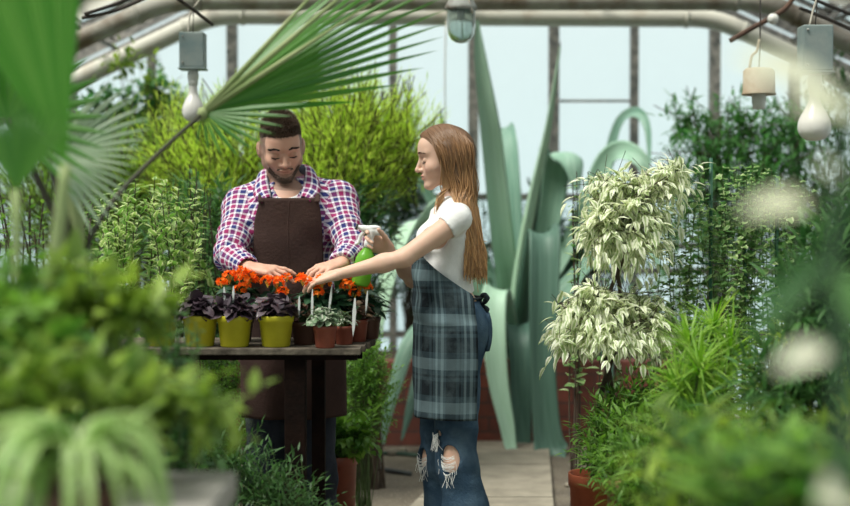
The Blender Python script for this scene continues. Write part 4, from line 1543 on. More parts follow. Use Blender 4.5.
M_label = solid('white_plastic_label', (0.72, 0.74, 0.72), (0.66, 0.68, 0.66), 20, 0.5)
def plant_label(o, px, pyb, pyt, Y, lean=0.0, w=0.0042):
    b, t = W(px, pyb, Y), W(px + lean, pyt, Y)
    d = t - b
    s = np.array([w, 0.0, 0])
    e = np.array([0, 0.0012, 0])
    v = []
    for k in (-1, 1):
        v += [b - d * 0.35 + e * k, b - s * 0.8 + e * k, b + s * 0.8 + e * k, b + d * 0.55 - s + e * k, b + d * 0.55 + s + e * k, t - s * 0.35 + e * k, t + s * 0.35 + e * k]
    q = [(1, 2, 4, 3), (3, 4, 6, 5), (8, 10, 11, 9), (10, 12, 13, 11), (1, 3, 10, 8), (3, 5, 12, 10), (2, 9, 11, 4), (4, 11, 13, 6), (5, 6, 13, 12)]
    tt = [(0, 2, 1), (7, 8, 9), (0, 1, 8), (0, 8, 7), (0, 9, 2), (0, 7, 9)]
    return MB().add(v, q, tt).build('plant_label', M_label, o, False)


T_ovate = leaf_t(0.55, 4, 0.12, 0.25, 'ovate', 0.15)
T_round = leaf_t(0.80, 4, 0.10, 0.22, 'round', 0.25)
T_lance = leaf_t(0.22, 4, 0.15, 0.25, 'lance')
T_narrow = leaf_t(0.10, 3, 0.10, 0.25, 'lance')
T_petal = leaf_t(0.62, 3, 0.15, -0.25, 'round')

M_purple = leaf_mat('purple_leaf', (0.030, 0.018, 0.028), (0.12, 0.085, 0.10), 0.12, 0.35, 0.5, edge=(0.17, 0.14, 0.13), edge_lo=0.8, edge_hi=1.2)
M_dkgreen = leaf_mat('dark_begonia_leaf', (0.012, 0.045, 0.024), (0.04, 0.11, 0.05), 0.15, 0.35, 0.5, vein=0.2)
M_midgreen = leaf_mat('mid_green_leaf', (0.03, 0.10, 0.03), (0.10, 0.22, 0.06), 0.3)
M_fitt = leaf_mat('fittonia_leaf', (0.20, 0.30, 0.17), (0.10, 0.16, 0.09), 0.2, 0.5, 0.3, edge=(0.50, 0.52, 0.42), edge_lo=0.35, edge_hi=0.9)
M_hypo = leaf_mat('bronze_leaf', (0.085, 0.045, 0.035), (0.17, 0.11, 0.07), 0.2, edge=(0.25, 0.22, 0.13), edge_lo=0.5, edge_hi=1.1)
M_lime_s = leaf_mat('lime_seedling_leaf', (0.22, 0.34, 0.05), (0.34, 0.45, 0.08), 0.35)
M_orange = leaf_mat('orange_petal', (0.86, 0.130, 0.018), (0.95, 0.27, 0.03), 0.35, 0.6, 0.2)
M_stem_g = solid('green_stem', (0.09, 0.15, 0.04), (0.06, 0.09, 0.03), 20, 0.7)
M_stem_b = solid('brown_twig', (0.085, 0.06, 0.04), (0.05, 0.035, 0.025), 20, 0.8)
M_stamen = solid('yellow_stamen', (0.6, 0.4, 0.05), rough=0.8)


def tuft(o, c, rx, rz, n, tm, size, mat, name='foliage', flat=0.5, droop=0.2, zlow=-0.2):
    """a mound of leaves that fan outwards from the middle of a pot"""
    c = np.asarray(c, float)
    d = rnd_dir(n); d[:, 2] = np.abs(d[:, 2]) * (1 - zlow) + zlow
    rr = (0.25 + 0.75 * rng.random(n) ** 0.6)
    pos = c + d * np.array([rx, rx, rz]) * rr[:, None]
    out = unit(d * np.array([1, 1, flat]) + rng.normal(size=d.shape) * 0.35 + np.array([0, 0, -droop]))
    mb = MB()
    scatter(mb, tm, pos - out * (size * 0.4), out, unit(np.array([0, 0, 1.0]) + 0.4 * rnd_dir(n)), size * (0.65 + 0.6 * rng.random(n)), rng.random(n))
    mb.build(name, mat, o)
    st = MB()
    for i in range(0, n, 3):
        st.tube([c + [0, 0, -rz * 0.9], (c + pos[i]) / 2 + [0, 0, rz * 0.05], pos[i]], [0.0016, 0.0013, 0.001], 4, False)
    st.build('stem', M_stem_g, o)


def flower_head(o, c, r, n=14):
    mb = MB(); sm = MB()
    c = np.asarray(c, float)
    d = rnd_dir(n); d[:, 2] = np.abs(d[:, 2]) * 1.1 - 0.25; d[:, 1] -= 0.15
    d = unit(d)
    for k in range(n):
        p = c + d[k] * r * np.array([1, 0.8, 0.75])
        a = unit(np.cross(d[k], rnd_dir(1)[0])); b = np.cross(d[k], a)
        m = 5
        th = np.arange(m) * 2 * np.pi / m + rng.random()
        pd = unit(np.cos(th)[:, None] * a + np.sin(th)[:, None] * b + 0.45 * d[k])
        scatter(mb, T_petal, np.repeat(p[None], m, 0), pd, np.repeat(d[k][None], m, 0), r * 0.62, np.clip(rng.random() * 0.8 + 0.2 * rng.random(m), 0, 1))
        sm.tube([p, p + d[k] * r * 0.16], [r * 0.06, r * 0.03], 4)
    for k in range(0, n, 2):
        sm.tube([c - [0, 0, r * 1.1], c + d[k] * r * 0.5], [r * 0.05, r * 0.04], 4, False)
    h = mb.build('flower_head', M_orange, o)
    sm.build('stamen', M_stamen, h)


GP = 'flower pots on the potting bench'
def on_bench(px, Y, name, label):
    c = W(px, 300, Y); c[2] = TZ
    return thing(name, label, 'potted plant', c, GP), c

# three yellow pots with dark purple foliage
for px, Y, lab in ((234.5, 4.78, 'yellow pot of dark purple leaves under the gardener\'s outstretched fingers, left of its twin'),
                   (276, 4.78, 'yellow pot of dark purple leaves standing beside the small red pots'),
                   (200, 4.80, 'yellow pot of dark purple leaves half hidden by blurred shrub at bench end'),
                   (160, 4.82, 'yellow pot almost hidden behind the blurred green shrub')):
    o, c = on_bench(px, Y, 'potted_coleus', lab)
    pot(o, c, 0.061, 0.106, M_yellow, 0.78, 0.22)
    tuft(o, c + [0, 0, 0.115], 0.072, 0.062, 120, T_round, 0.044, M_purple, flat=0.3, droop=0.15)
    if px == 234.5:
        plant_label(o, 233, 301, 286, Y - 0.02, 0.5); plant_label(o, 225, 301, 287, Y - 0.02, -1)

# orange flowering begonias behind
def begonia(px, Y, lab, heads, potmat, r=0.05, h=0.085, leaves=70, labels=(), spread=0.065):
    o, c = on_bench(px, Y, 'potted_begonia', lab)
    pot(o, c, r, h, potmat, 0.76, 0.2)
    tuft(o, c + [0, 0, h + 0.045], spread, 0.075, leaves, T_ovate, 0.062, M_dkgreen, flat=0.5, droop=0.3)
    for hx, hy, hr in heads:
        p = W(hx, hy + 3, Y - 0.03 + rng.normal() * 0.012)
        flower_head(o, p + [0, -0.01, 0.006], hr * 1.05, int(9 + hr * 380))
    for l in labels: plant_label(o, *l)
begonia(240, 4.96, 'orange flowering begonia behind the left yellow pot, by the man\'s hand', [(230, 276, 0.021), (240, 271, 0.020), (249, 277, 0.026), (240, 289, 0.018), (222, 281, 0.016), (245, 284, 0.016)], M_brown_pot, spread=0.075)
begonia(278, 4.94, 'orange flowering begonia behind the second yellow pot', [(268, 280, 0.019), (277, 281, 0.020), (283, 291, 0.018), (287, 276, 0.014)], M_brown_pot)
begonia(311, 4.90, 'orange flowering begonia in brown pot beneath the woman\'s fingertips', [(303, 278, 0.020), (314, 284, 0.022), (322, 281, 0.024), (318, 291, 0.016)], M_brown_pot, 0.045, 0.08, labels=[(299, 312, 296, 4.80, 0.3), (312, 315, 289, 4.80, 0.4)])
begonia(352, 5.03, 'orange flowering begonia under the woman\'s forearm at the bench corner', [(350, 281, 0.020), (360, 283, 0.026), (366, 287, 0.018), (355, 292, 0.016), (345, 285, 0.014)], M_brown_pot, 0.048, 0.085, labels=[(366, 309, 291, 4.92, 1.5)])

# small red pots
for px, Y, r, h, mat, tm, sz, lm, rx, rz, nl, kind, lab, labs in (
        (325, 4.735, 0.041, 0.074, M_red_pot, T_round, 0.030, M_fitt, 0.062, 0.045, 110, 'potted_fittonia', 'small red pot of pale mottled leaves at the bench\'s front edge', []),
        (344, 4.86, 0.036, 0.064, M_red_pot, T_ovate, 0.028, M_fitt, 0.045, 0.040, 60, 'potted_fittonia', 'small red pot of pale leaves with a tall white label, second from bench corner', [(353.5, 327, 298, 4.80, 1.5, 0.0065)]),
        (357, 4.97, 0.040, 0.078, M_red_pot, T_ovate, 0.040, M_hypo, 0.058, 0.060, 80, 'potted_coleus', 'small red pot of bronze speckled leaves near the bench corner', []),
        (304, 4.86, 0.045, 0.080, M_brown_pot, T_ovate, 0.040, M_hypo, 0.060, 0.060, 80, 'potted_coleus', 'brown pot of bronze leaves between the yellow and the red pots', []),
        (333, 4.93, 0.040, 0.075, M_brown_pot, T_ovate, 0.062, M_dkgreen, 0.055, 0.075, 60, 'potted_begonia', 'dark-leaved plant without flowers behind the small red pots', [(329, 311, 285, 4.84, 3.0, 0.0042)]),
        (340, 4.90, 0.030, 0.055, M_brown_pot, T_ovate, 0.026, M_lime_s, 0.035, 0.055, 40, 'potted_seedling', 'lime-leaved seedling behind the mottled plants', []),
        (369, 5.08, 0.043, 0.078, M_brown_pot, T_ovate, 0.075, M_dkgreen, 0.062, 0.080, 46, 'potted_begonia', 'broad dark green leaved plant overhanging the bench\'s right end', [])):
    o, c = on_bench(px, Y, kind, lab)
    pot(o, c, r, h, mat, 0.78, 0.22)
    tuft(o, c + [0, 0, h + rz * 0.35], rx, rz, nl, tm, sz, lm, flat=0.45, droop=0.25)
    for l in labs: plant_label(o, *l)

# ------------------------------------------------------------------ spray bottle in her hand
M_spray_w = solid('white_spray_plastic', (0.78, 0.79, 0.78), rough=0.35)
m, nt, out = new_mat('green_bottle')
b = N(nt, 'ShaderNodeBsdfPrincipled')
b.inputs['Base Color'].default_value = (0.20, 0.52, 0.05, 1); b.inputs['Roughness'].default_value = 0.25
tr = N(nt, 'ShaderNodeBsdfTranslucent'); tr.inputs[0].default_value = (0.35, 0.75, 0.10, 1)
mx_ = N(nt, 'ShaderNodeMixShader'); mx_.inputs[0].default_value = 0.4
nt.links.new(b.outputs[0], mx_.inputs[1]); nt.links.new(tr.outputs[0], mx_.inputs[2]); nt.links.new(mx_.outputs[0], out.inputs[0])
M_bottle = m
nk = W(369.5, 240, 4.975)
sp = thing('spray_bottle', 'green spray bottle with white trigger head in the woman\'s raised hand', 'spray bottle', nk - [0, 0, 0.17])
ax = unit(np.array([0.22, 0.0, 1.0])); xx = unit(np.array([1.0, 0, -0.22])); MM = np.stack([xx, [0, 1.0, 0], ax], 1)
MB().lathe([(0.002, -0.165), (0.031, -0.163), (0.034, -0.155), (0.034, -0.070), (0.028, -0.052), (0.014, -0.030), (0.0125, -0.012), (0.002, -0.012)], nk, 28, MM).build('bottle', M_bottle, sp)
MB().lathe([(0.002, -0.028), (0.0165, -0.027), (0.0165, 0.0), (0.012, 0.004), (0.002, 0.004)], nk, 24, MM).build('collar', M_spray_w, sp)
F = Field(nk + [-0.075, -0.03, -0.05], nk + [0.05, 0.03, 0.07], 0.0022)
Lk = lambda x, z, y=0: nk + xx * x + ax * z + np.array([0, y, 0])
F.op(p_cap(Lk(0, 0.0), Lk(0.002, 0.030), 0.0125, 0.0135), 0.006)
F.op(p_cap(Lk(0.024, 0.034), Lk(-0.028, 0.036), 0.013, 0.0120), 0.008)
F.op(p_cap(Lk(-0.028, 0.036), Lk(-0.050, 0.036), 0.0085, 0.0080), 0.004)
F.op(p_ball(Lk(0.004, 0.046), (0.026, 0.014, 0.008)), 0.006)
sdf_obj(F, 'spray_head', M_spray_w, sp, 1)
MB().tube(curve([Lk(-0.022, 0.026), Lk(-0.034, 0.008), Lk(-0.036, -0.016), Lk(-0.046, -0.026)], 9), [0.005, 0.0055, 0.0055, 0.005, 0.005, 0.005, 0.0045, 0.004, 0.003], 8, flat=1.3).build('trigger', M_spray_w, sp)
MB().tube([Lk(-0.050, 0.036), Lk(-0.058, 0.036)], 0.0105, 12).build('nozzle', solid('dark_nozzle', (0.05, 0.05, 0.05)), sp)

# ------------------------------------------------------------------ hanging lamps
M_box = solid('grey_lamp_box', (0.20, 0.27, 0.27), (0.30, 0.34, 0.32), 9, 0.55, 0.3, 0.1)
M_box2 = solid('cream_rusty_tin', (0.50, 0.44, 0.33), (0.36, 0.22, 0.13), 7, 0.6, 0.3, 0.1, lo=0.45, hi=0.75)
M_bulb = solid('frosted_bulb', (0.80, 0.77, 0.72), (0.74, 0.70, 0.66), 4, 0.25, 0.5)
M_porc = solid('porcelain_socket', (0.74, 0.73, 0.68), rough=0.35)
M_cord = solid('pale_cord', (0.55, 0.50, 0.42), rough=0.8)
M_black = solid('black_cable', (0.03, 0.025, 0.022), (0.06, 0.045, 0.035), 20, 0.7)
m, nt, out = new_mat('cloudy_glass_dome')
b = N(nt, 'ShaderNodeBsdfPrincipled'); b.inputs['Base Color'].default_value = (0.55, 0.68, 0.62, 1); b.inputs['Roughness'].default_value = 0.15
b.inputs['Transmission Weight'].default_value = 0.75; b.inputs['IOR'].default_value = 1.2
nt.links.new(b.outputs[0], out.inputs[0])
M_dome = m


def bulb_lamp(label, px0, px1, py0, py1, Y, bw, byb, wob=0.0):
    """square box lamp with a big frosted bulb on a porcelain socket"""
    a, b_ = W(px0, py0, Y), W(px1, py1, Y)
    cx, hw = (a[0] + b_[0]) / 2, (b_[0] - a[0]) / 2
    ztop, zbot = a[2], b_[2]
    o = thing('hanging_lamp', label, 'lamp', (cx, Y, zbot), 'old lamps hanging under the roof')
    bevel(MB().box((cx - hw, Y - hw * 0.8, zbot + 0.008), (cx + hw, Y + hw * 0.8, ztop)).build('lamp_box', M_box, o, False), 0.006)
    bevel(MB().box((cx - hw * 1.08, Y - hw * 0.88, zbot), (cx + hw * 1.08, Y + hw * 0.88, zbot + 0.008)).build('box_flange', M_box, o, False), 0.002)
    for z in (zbot + 0.03, ztop - 0.02):
        MB().tube([(cx - hw * 0.7, Y - hw * 0.8, z), (cx - hw * 0.7, Y - hw * 0.8 - 0.006, z)], 0.005, 8).build('screw', M_iron2, o)
    s = (b_[0] - a[0]) / 0.12
    zs = zbot
    MB().lathe([(0.002, 0), (0.024 * s, 0), (0.027 * s, -0.02 * s), (0.027 * s, -0.045 * s), (0.022 * s, -0.05 * s), (0.025 * s, -0.055 * s), (0.022 * s, -0.075 * s), (0.002, -0.075 * s)], (cx, Y, zs), 24).build('socket', M_porc, o)
    R_ = bw / 2 * Y / FPX
    zb = W(0, byb, Y)[2]
    zt = zs - 0.07 * s
    L_ = zt - zb
    prof = [(0.019 * s, 0), (0.020 * s, -0.12 * L_), (R_ * 0.45, -0.27 * L_), (R_ * 0.72, -0.42 * L_), (R_ * 0.94, -0.58 * L_), (R_, -0.70 * L_), (R_ * 0.95, -0.82 * L_), (R_ * 0.76, -0.92 * L_), (R_ * 0.42, -0.985 * L_), (0.001, -L_)]
    MB().lathe(curve([(x, 0, z) for x, z in prof], 30)[:, [0, 2]], (cx, Y, zt), 28).build('bulb', M_bulb, o)
    zr_ = roof_z(cx, 0.10)
    MB().tube(curve([(cx, Y, ztop - 0.002), (cx + 0.006 + wob, Y, ztop + (zr_ - ztop) * 0.4), (cx - 0.004, Y, zr_)], 10), 0.0022, 6).build('hanging_wire', M_black, o)
    MB().tube(curve([(cx - hw * 0.4, Y, ztop - 0.002), (cx - hw * 0.2 + wob * 2, Y + 0.02, ztop + 0.10), (cx + hw * 0.9 + wob, Y + 0.02, ztop + 0.22), (cx + 0.05, Y, zr_)], 16), 0.0042, 6).build('cord', M_cord, o)
    return o


bulb_lamp('grey box lamp with bare white bulb hanging above the fan palm stalk', 180.5, 205.5, 33, 70, 6.5, 22, 122)
bulb_lamp('grey box lamp with big white bulb hanging before the sloping right-hand pipe', 800, 830, 26, 74, 5.5, 33, 141, 0.01)
# shade without a bulb
Y = 6.0
a, b_ = W(743, 68, Y), W(775, 95, Y)
cx = (a[0] + b_[0]) / 2; r = (b_[0] - a[0]) / 2
o = thing('hanging_lamp', 'rusty cream tin lamp with empty white socket hanging by the leafy tree', 'lamp', (cx, Y, b_[2]), 'old lamps hanging under the roof')
MB().lathe([(0.004, a[2] + 0.002), (r * 0.8, a[2]), (r * 0.97, a[2] - 0.012), (r, b_[2] + 0.012), (r * 1.05, b_[2] + 0.006), (r * 1.05, b_[2]), (r * 0.9, b_[2]), (r * 0.4, b_[2] + 0.003), (0.004, b_[2] + 0.003)], (cx, Y, 0), 32).build('lamp_housing', M_box2, o)
MB().lathe([(0.004, 0.004), (0.030, 0.004), (0.030, -0.034), (0.027, -0.040), (0.027, -0.058), (0.020, -0.060), (0.018, -0.03), (0.004, -0.03)], (cx, Y, b_[2]), 24).build('socket', M_porc, o)
MB().tube([(cx, Y, a[2]), (cx + 0.004, Y, a[2] + 0.09), (cx, Y, roof_z(cx, 0.10))], 0.003, 6).build('hanging_wire', M_black, o)
MB().tube(curve([(cx - 0.04, Y, a[2] - 0.002), (cx - 0.03, Y, a[2] + 0.05), (cx - 0.01, Y, a[2] + 0.07), (cx, Y, a[2] + 0.12)], 12), 0.006, 6).build('bracket', M_box2, o)
# glass dome lamp at the top
Y = 6.4
c = W(461, 10, Y)
o = thing('hanging_lamp', 'capped lamp with cloudy glass dome hanging above the woman', 'lamp', c, 'old lamps hanging under the roof')
rd = 14.5 * Y / FPX
MB().lathe([(rd * 0.98, 0.0), (rd, -0.03), (rd * 0.99, -0.07), (rd * 0.9, -0.108), (rd * 0.68, -0.133), (rd * 0.35, -0.146), (0.002, -0.15)], c, 32).build('glass_dome', M_dome, o)
MB().lathe([(0.004, 0.075), (rd * 0.6, 0.07), (rd * 0.85, 0.045), (rd * 1.12, 0.012), (rd * 1.12, 0.0), (rd * 0.9, -0.004), (rd * 0.5, 0.0), (0.004, 0.0)], c, 32).build('lamp_cap', M_iron2, o)
MB().lathe([(0.004, 0.0), (0.022, 0.0), (0.022, -0.04), (0.004, -0.045)], c, 20).build('socket', M_porc, o)
MB().tube([c + [0, 0, 0.07], c + [0.002, 0, 0.3], (c[0], Y, roof_z(c[0], 0.10))], 0.003, 6).build('hanging_wire', M_black, o)
MB().tube(curve([c + [0.03, -0.02, 0.05], c + [0.05, -0.05, -0.02], c + [0.03, -0.05, 0.06], c + [0.02, 0, 0.2], (c[0] + 0.01, Y, roof_z(c[0], 0.10))], 24), 0.0045, 6).build('cord', M_cord, o)

# cable run with its insulator at the top right, twig-like conduit
Y = 6.6
o = thing('cable_run', 'brown conduit crossing the roof corner with a white round insulator', 'cable', W(773, 18, Y))
MB().tube(curve([W(730, 41, Y), W(752, 28, Y), W(774, 16, Y), W(790, 3, Y), W(806, -30, Y)], 20), 0.012, 8).build('conduit', solid('brown_conduit', (0.13, 0.07, 0.045), (0.07, 0.04, 0.03), 20, 0.8), o)
MB().lathe([(0.002, -0.02), (0.022, -0.018), (0.026, 0.0), (0.022, 0.018), (0.002, 0.02)], W(773, 19, Y - 0.03), 24, np.array([[1, 0, 0], [0, 0, 1], [0, 1, 0.0]])).build('insulator', M_porc, o)
for k, (a, b_, c_) in enumerate((((85, 14), (118, 3), (150, -12)), ((82, 18), (120, 9), (170, -14)), ((168, -8), (188, 6), (213, 25)), ((800, 8), (830, 20), (870, 38)), ((806, -4), (835, 8), (870, 22)))):
    lab = ['thin dark cable slanting under the roof at upper left, outermost', 'dark cable slanting under the roof just inside the outermost one', 'dark cable dropping past the pipe towards the bulb lamp', 'dark cable above the right-hand bulb lamp, lower of two', 'dark cable above the right-hand bulb lamp, upper of two'][k]
    tag(MB().tube(curve([W(a[0], a[1], 6.2), W(b_[0], b_[1], 6.3), W(c_[0], c_[1], 6.4)], 12), 0.008, 7).build('cable', M_black), lab, 'cable', 'cables under the roof')

# thin white support wire beside the woman's head and a twig of bamboo among the agave
tag(MB().tube(curve([W(446, 20, 8.6), W(445, 80, 8.6), W(446, 140, 8.6)], 8), 0.004, 6).build('support_wire', M_cord), 'thin pale wire hanging straight down behind the woman\'s head', 'wire')

# ------------------------------------------------------------------ things on the ground
def hose(px, Yz, r, mat, label, name='garden_hose'):
    pts = []
    for x, y in px:
        Y = FPX * (CAMZ - r) / (y - HORIZ)
        p = W(x, y, Y); p[2] = r + 0.001
        pts.append(p)
    return tag(MB().tube(curve(pts, 24), r, 8).build(name, mat), label, 'hose')
hose([(352, 466), (372, 469), (392, 472), (411, 475)], 0, 0.012, solid('grey_hose', (0.06, 0.065, 0.065), rough=0.6), 'short dark grey pipe lying on the gravel by the bench')
hose([(360, 457), (385, 454), (405, 455), (425, 457), (450, 455)], 0, 0.011, solid('green_hose', (0.05, 0.10, 0.07), rough=0.5), 'dark green hose lying along the foot of the brick planter')
for k, (x, y, s) in enumerate(((392, 456, 0.03), (403, 453, 0.025), (367, 463, 0.02), (440, 449, 0.025), (575, 470, 0.03), (568, 488, 0.02))):
    Y = FPX * CAMZ / (y - HORIZ)
    c = W(x, y, Y)
    mb = MB(); n = 10
    u = [(math.sin(i / n * math.pi) * s * (0.8 + 0.4 * rng.random()), -math.cos(i / n * math.pi) * s * 0.6) for i in range(n + 1)]
    mb.lathe(u, (c[0], Y, s * 0.5), 10)
    ob = mb.build('stone', M_concrete)
    tag(ob, ['pale stone on the gravel by the green hose', 'small stone against the planter wall left of the woman', 'small stone on the gravel near the grey pipe', 'small stone at the path edge behind the woman\'s knees', 'stone on the gravel beside the terracotta pot', 'small stone on the gravel right of the path'][k], 'stone')

# grey staging board at the lower left, carrying the foreground plants
M_board = solid('grey_staging_board', (0.36, 0.34, 0.31), (0.26, 0.245, 0.22), 10, 0.85, 0.15, 0.2)
stg = thing('plant_staging', 'grey plank staging whose corner shows among the foreground leaves', 'staging', (-1.3, 2.0, 0))
SZ = 0.92
xr = W(237, 465, 2.42)[0]
bevel(MB().box((-2.3, 1.2, SZ - 0.045), (xr, 2.42, SZ)).build('staging_top', M_board, stg, False), 0.004)
for x, y in ((-2.2, 1.3), (-2.2, 2.3), (xr - 0.08, 1.3), (xr - 0.08, 2.3)):
    MB().box((x - 0.03, y - 0.03, 0), (x + 0.03, y + 0.03, SZ - 0.045)).build('leg', M_wood_dark, stg, False)
# ------------------------------------------------------------------ giant agave
def agave_mat(name, c1, c2, c3):
    m, nt, out = new_mat(name)
    b = N(nt, 'ShaderNodeBsdfPrincipled'); b.inputs['Roughness'].default_value = 0.5; b.inputs['Specular IOR Level'].default_value = 0.35
    at = N(nt, 'ShaderNodeAttribute', attribute_name='var')
    uvn = N(nt, 'ShaderNodeUVMap')
    c = mixc(nt, at.outputs['Fac'], c1, c2)
    wv = N(nt, 'ShaderNodeTexNoise'); wv.inputs['Scale'].default_value = 1.0; wv.inputs['Detail'].default_value = 3
    mpn = N(nt, 'ShaderNodeMapping'); mpn.inputs['Scale'].default_value = (14, 2.2, 1)
    nt.links.new(uvn.outputs[0], mpn.inputs[0]); nt.links.new(mpn.outputs[0], wv.inputs[0])
    mr = N(nt, 'ShaderNodeMapRange'); mr.inputs[1].default_value = 0.35; mr.inputs[2].default_value = 0.7; nt.links.new(wv.outputs[0], mr.inputs[0])
    c = mixc(nt, math_n(nt, 'MULTIPLY', mr.outputs[0], 0.55), c, c3)
    nt.links.new(c, b.inputs['Base Color'])
    nt.links.new(b.outputs[0], out.inputs[0])
    return m


M_agave = agave_mat('agave_skin', (0.13, 0.30, 0.23), (0.46, 0.66, 0.46), (0.48, 0.66, 0.54))
M_agave_dark = agave_mat('dark_agave_skin', (0.055, 0.125, 0.095), (0.12, 0.19, 0.12), (0.15, 0.26, 0.20))  # darker tones of the same skin, for some drooping and rear leaves
M_spine = solid('agave_spine', (0.05, 0.03, 0.02), rough=0.6)




def agave_leaf(o, path, widths, face, gutter=0.35, thick=0.10, var=0.5, n=26, spine=True, mat=None):
    """path [(px,py,Y)], widths in px at each control point; face = direction the upper side looks at"""
    P = curve([W(*p) for p in path], n)
    wd = np.interp(np.linspace(0, 1, n), np.linspace(0, 1, len(widths)), widths) * np.array([p[1] for p in P]) / FPX
    tg = unit(np.gradient(P, axis=0))
    face = np.asarray(face, float)
    m = 11
    v, uv = [], []
    s_prev = None
    for i in range(n):
        s = np.cross(tg[i], face)
        if s_prev is not None:
            s = unit(s) if np.linalg.norm(s) > 0.25 else s_prev
            if np.dot(s, s_prev) < 0: s = -s
            s = unit(0.7 * s_prev + 0.3 * s)
        s = unit(s - tg[i] * np.dot(s, tg[i]))
        s_prev = s
        u = np.cross(s, tg[i])
        h = wd[i] / 2
        th = h * thick * 2 * (1.2 - 0.7 * i / n) + 0.002
        up, lo = [], []
        for k in range(m):
            a = -1 + 2 * k / (m - 1)
            z = gutter * h * a * a
            up.append(P[i] + s * h * a + u * (z + th * (1 - a * a) * 0.25))
            lo.append(P[i] + s * h * a + u * (z - th * (1 - a * a)))
        ring = up + lo[-2:0:-1]
        v += ring
        uv += [((-1 + 2 * k / (m - 1)) * h * 4, i / n * 3) for k in range(m)] + [((-1 + 2 * k / (m - 1)) * h * 4 + 3, i / n * 3) for k in range(m - 2, 0, -1)]
    R_ = 2 * m - 2
    i, k = np.meshgrid(np.arange(n - 1), np.arange(R_), indexing='ij')
    k2 = (k + 1) % R_
    q = np.stack([i * R_ + k, i * R_ + k2, (i + 1) * R_ + k2, (i + 1) * R_ + k], -1).reshape(-1, 4)
    mb = MB().add(v, q, None, uv, var)
    lf = mb.build('leaf', mat or M_agave, o)
    if spine and wd[-1] < 0.06:
        MB().tube([P[-1], P[-1] + tg[-1] * 0.035], [0.004, 0.0008], 6).build('spine', M_spine, lf)
    return lf


ac = W(515, 352, 8.9)
ag = thing('agave', 'giant blue-green agave with arching thick leaves growing from the brick planter', 'agave', ac)
CAMD = (0, -1, 0.25)
B = (513, 352, 8.9)
agave_leaf(ag, [(512, 350, 8.85), (506, 290, 8.8), (499, 235, 8.72), (488, 131, 8.68), (479, 60, 8.66), (477, 20, 8.65)], [24, 27, 26, 23, 14, 3], (0.35, -0.9, 0.2), 0.55, 0.14, 0.62)
agave_leaf(ag, [(514, 350, 8.95), (513, 260, 8.98), (510, 190, 9.0), (508, 150, 9.06), (507, 132, 9.14), (507, 127, 9.24), (508, 135, 9.36), (510, 170, 9.42)], [26, 27, 25, 23, 18, 11, 8, 3], (-0.3, -0.9, 0.2), 0.4, 0.1, 0.12)
agave_leaf(ag, [(512, 350, 8.80), (516, 280, 8.72), (530, 200, 8.66), (547, 125, 8.62), (560, 46, 8.6)], [22, 18, 15, 10, 2], (0.8, -0.55, 0.2), 0.6, 0.2, 1.0)
agave_leaf(ag, [(517, 352, 9.05), (534, 280, 9.1), (550, 215, 9.1), (558, 165, 9.05), (566, 154, 8.9), (573, 163, 8.78), (577, 190, 8.72)], [16, 20, 24, 28, 27, 22, 8], CAMD, 0.45, 0.1, 0.3)
agave_leaf(ag, [(520, 352, 8.98), (548, 285, 9.05), (585, 215, 9.1), (606, 165, 9.05), (622, 152, 8.9), (640, 160, 8.75), (648, 180, 8.7)], [14, 18, 21, 24, 22, 17, 6], (-0.3, -0.8, 0.6), 0.4, 0.12, 0.45)
agave_leaf(ag, [(522, 352, 9.0), (560, 290, 9.1), (600, 215, 9.2), (612, 150, 9.2), (622, 120, 9.15), (638, 113, 9.05), (648, 128, 8.95), (650, 165, 8.9)], [22, 20, 16, 13, 12, 11, 8, 3], (-0.6, -0.6, 0.5), 0.4, 0.14, 0.15)
agave_leaf(ag, [(520, 352, 8.80), (530, 290, 8.60), (540, 246, 8.42), (544, 234, 8.30), (545, 244, 8.20), (544, 300, 8.13), (543, 370, 8.08), (546, 430, 8.03), (551, 455, 7.98), (562, 464, 7.86)], [24, 27, 29, 30, 31, 30, 25, 28, 37, 8], (0, -0.4, 1), 0.55, 0.10, 0.12, mat=M_agave_dark)
agave_leaf(ag, [(510, 352, 8.80), (504, 312, 8.58), (498, 291, 8.38), (494, 298, 8.26), (494, 340, 8.16), (498, 385, 8.10), (506, 425, 8.04), (512, 453, 7.98), (528, 465, 7.88)], [22, 24, 25, 25, 24, 21, 17, 12, 3], (0.1, -0.4, 1), 0.34, 0.12, 0.66)
agave_leaf(ag, [(514, 352, 8.84), (514, 334, 8.6), (517, 326, 8.42), (519, 345, 8.27), (521, 400, 8.22), (522, 446, 8.19), (524, 456, 8.14)], [20, 22, 24, 23, 21, 17, 4], (0, -0.4, 1), 0.34, 0.10, 0.0, mat=M_agave_dark)
agave_leaf(ag, [(500, 350, 8.85), (466, 262, 8.7), (430, 203, 8.55), (405, 158, 8.4), (386, 146, 8.3), (370, 154, 8.2), (366, 175, 8.12), (370, 205, 8.05), (375, 233, 8.0)], [26, 22, 16, 13, 11, 9, 8, 6, 2], (-0.2, -0.5, 0.9), 0.45, 0.14, 0.4)
agave_leaf(ag, [(500, 352, 8.82), (470, 285, 8.55), (440, 228, 8.35), (424, 216, 8.2), (402, 244, 8.08), (385, 300, 8.0), (373, 360, 7.95), (368, 410, 7.92), (371, 442, 7.9)], [34, 36, 38, 37, 34, 28, 21, 15, 3], (-0.5, -0.4, 0.8), 0.3, 0.1, 0.9)
agave_leaf(ag, [(500, 354, 8.8), (465, 330, 8.5), (432, 325, 8.26), (412, 345, 8.14), (398, 385, 8.06), (388, 420, 8.0), (384, 444, 7.96)], [26, 27, 26, 24, 20, 13, 3], (-0.3, -0.3, 0.9), 0.38, 0.1, 0.3)
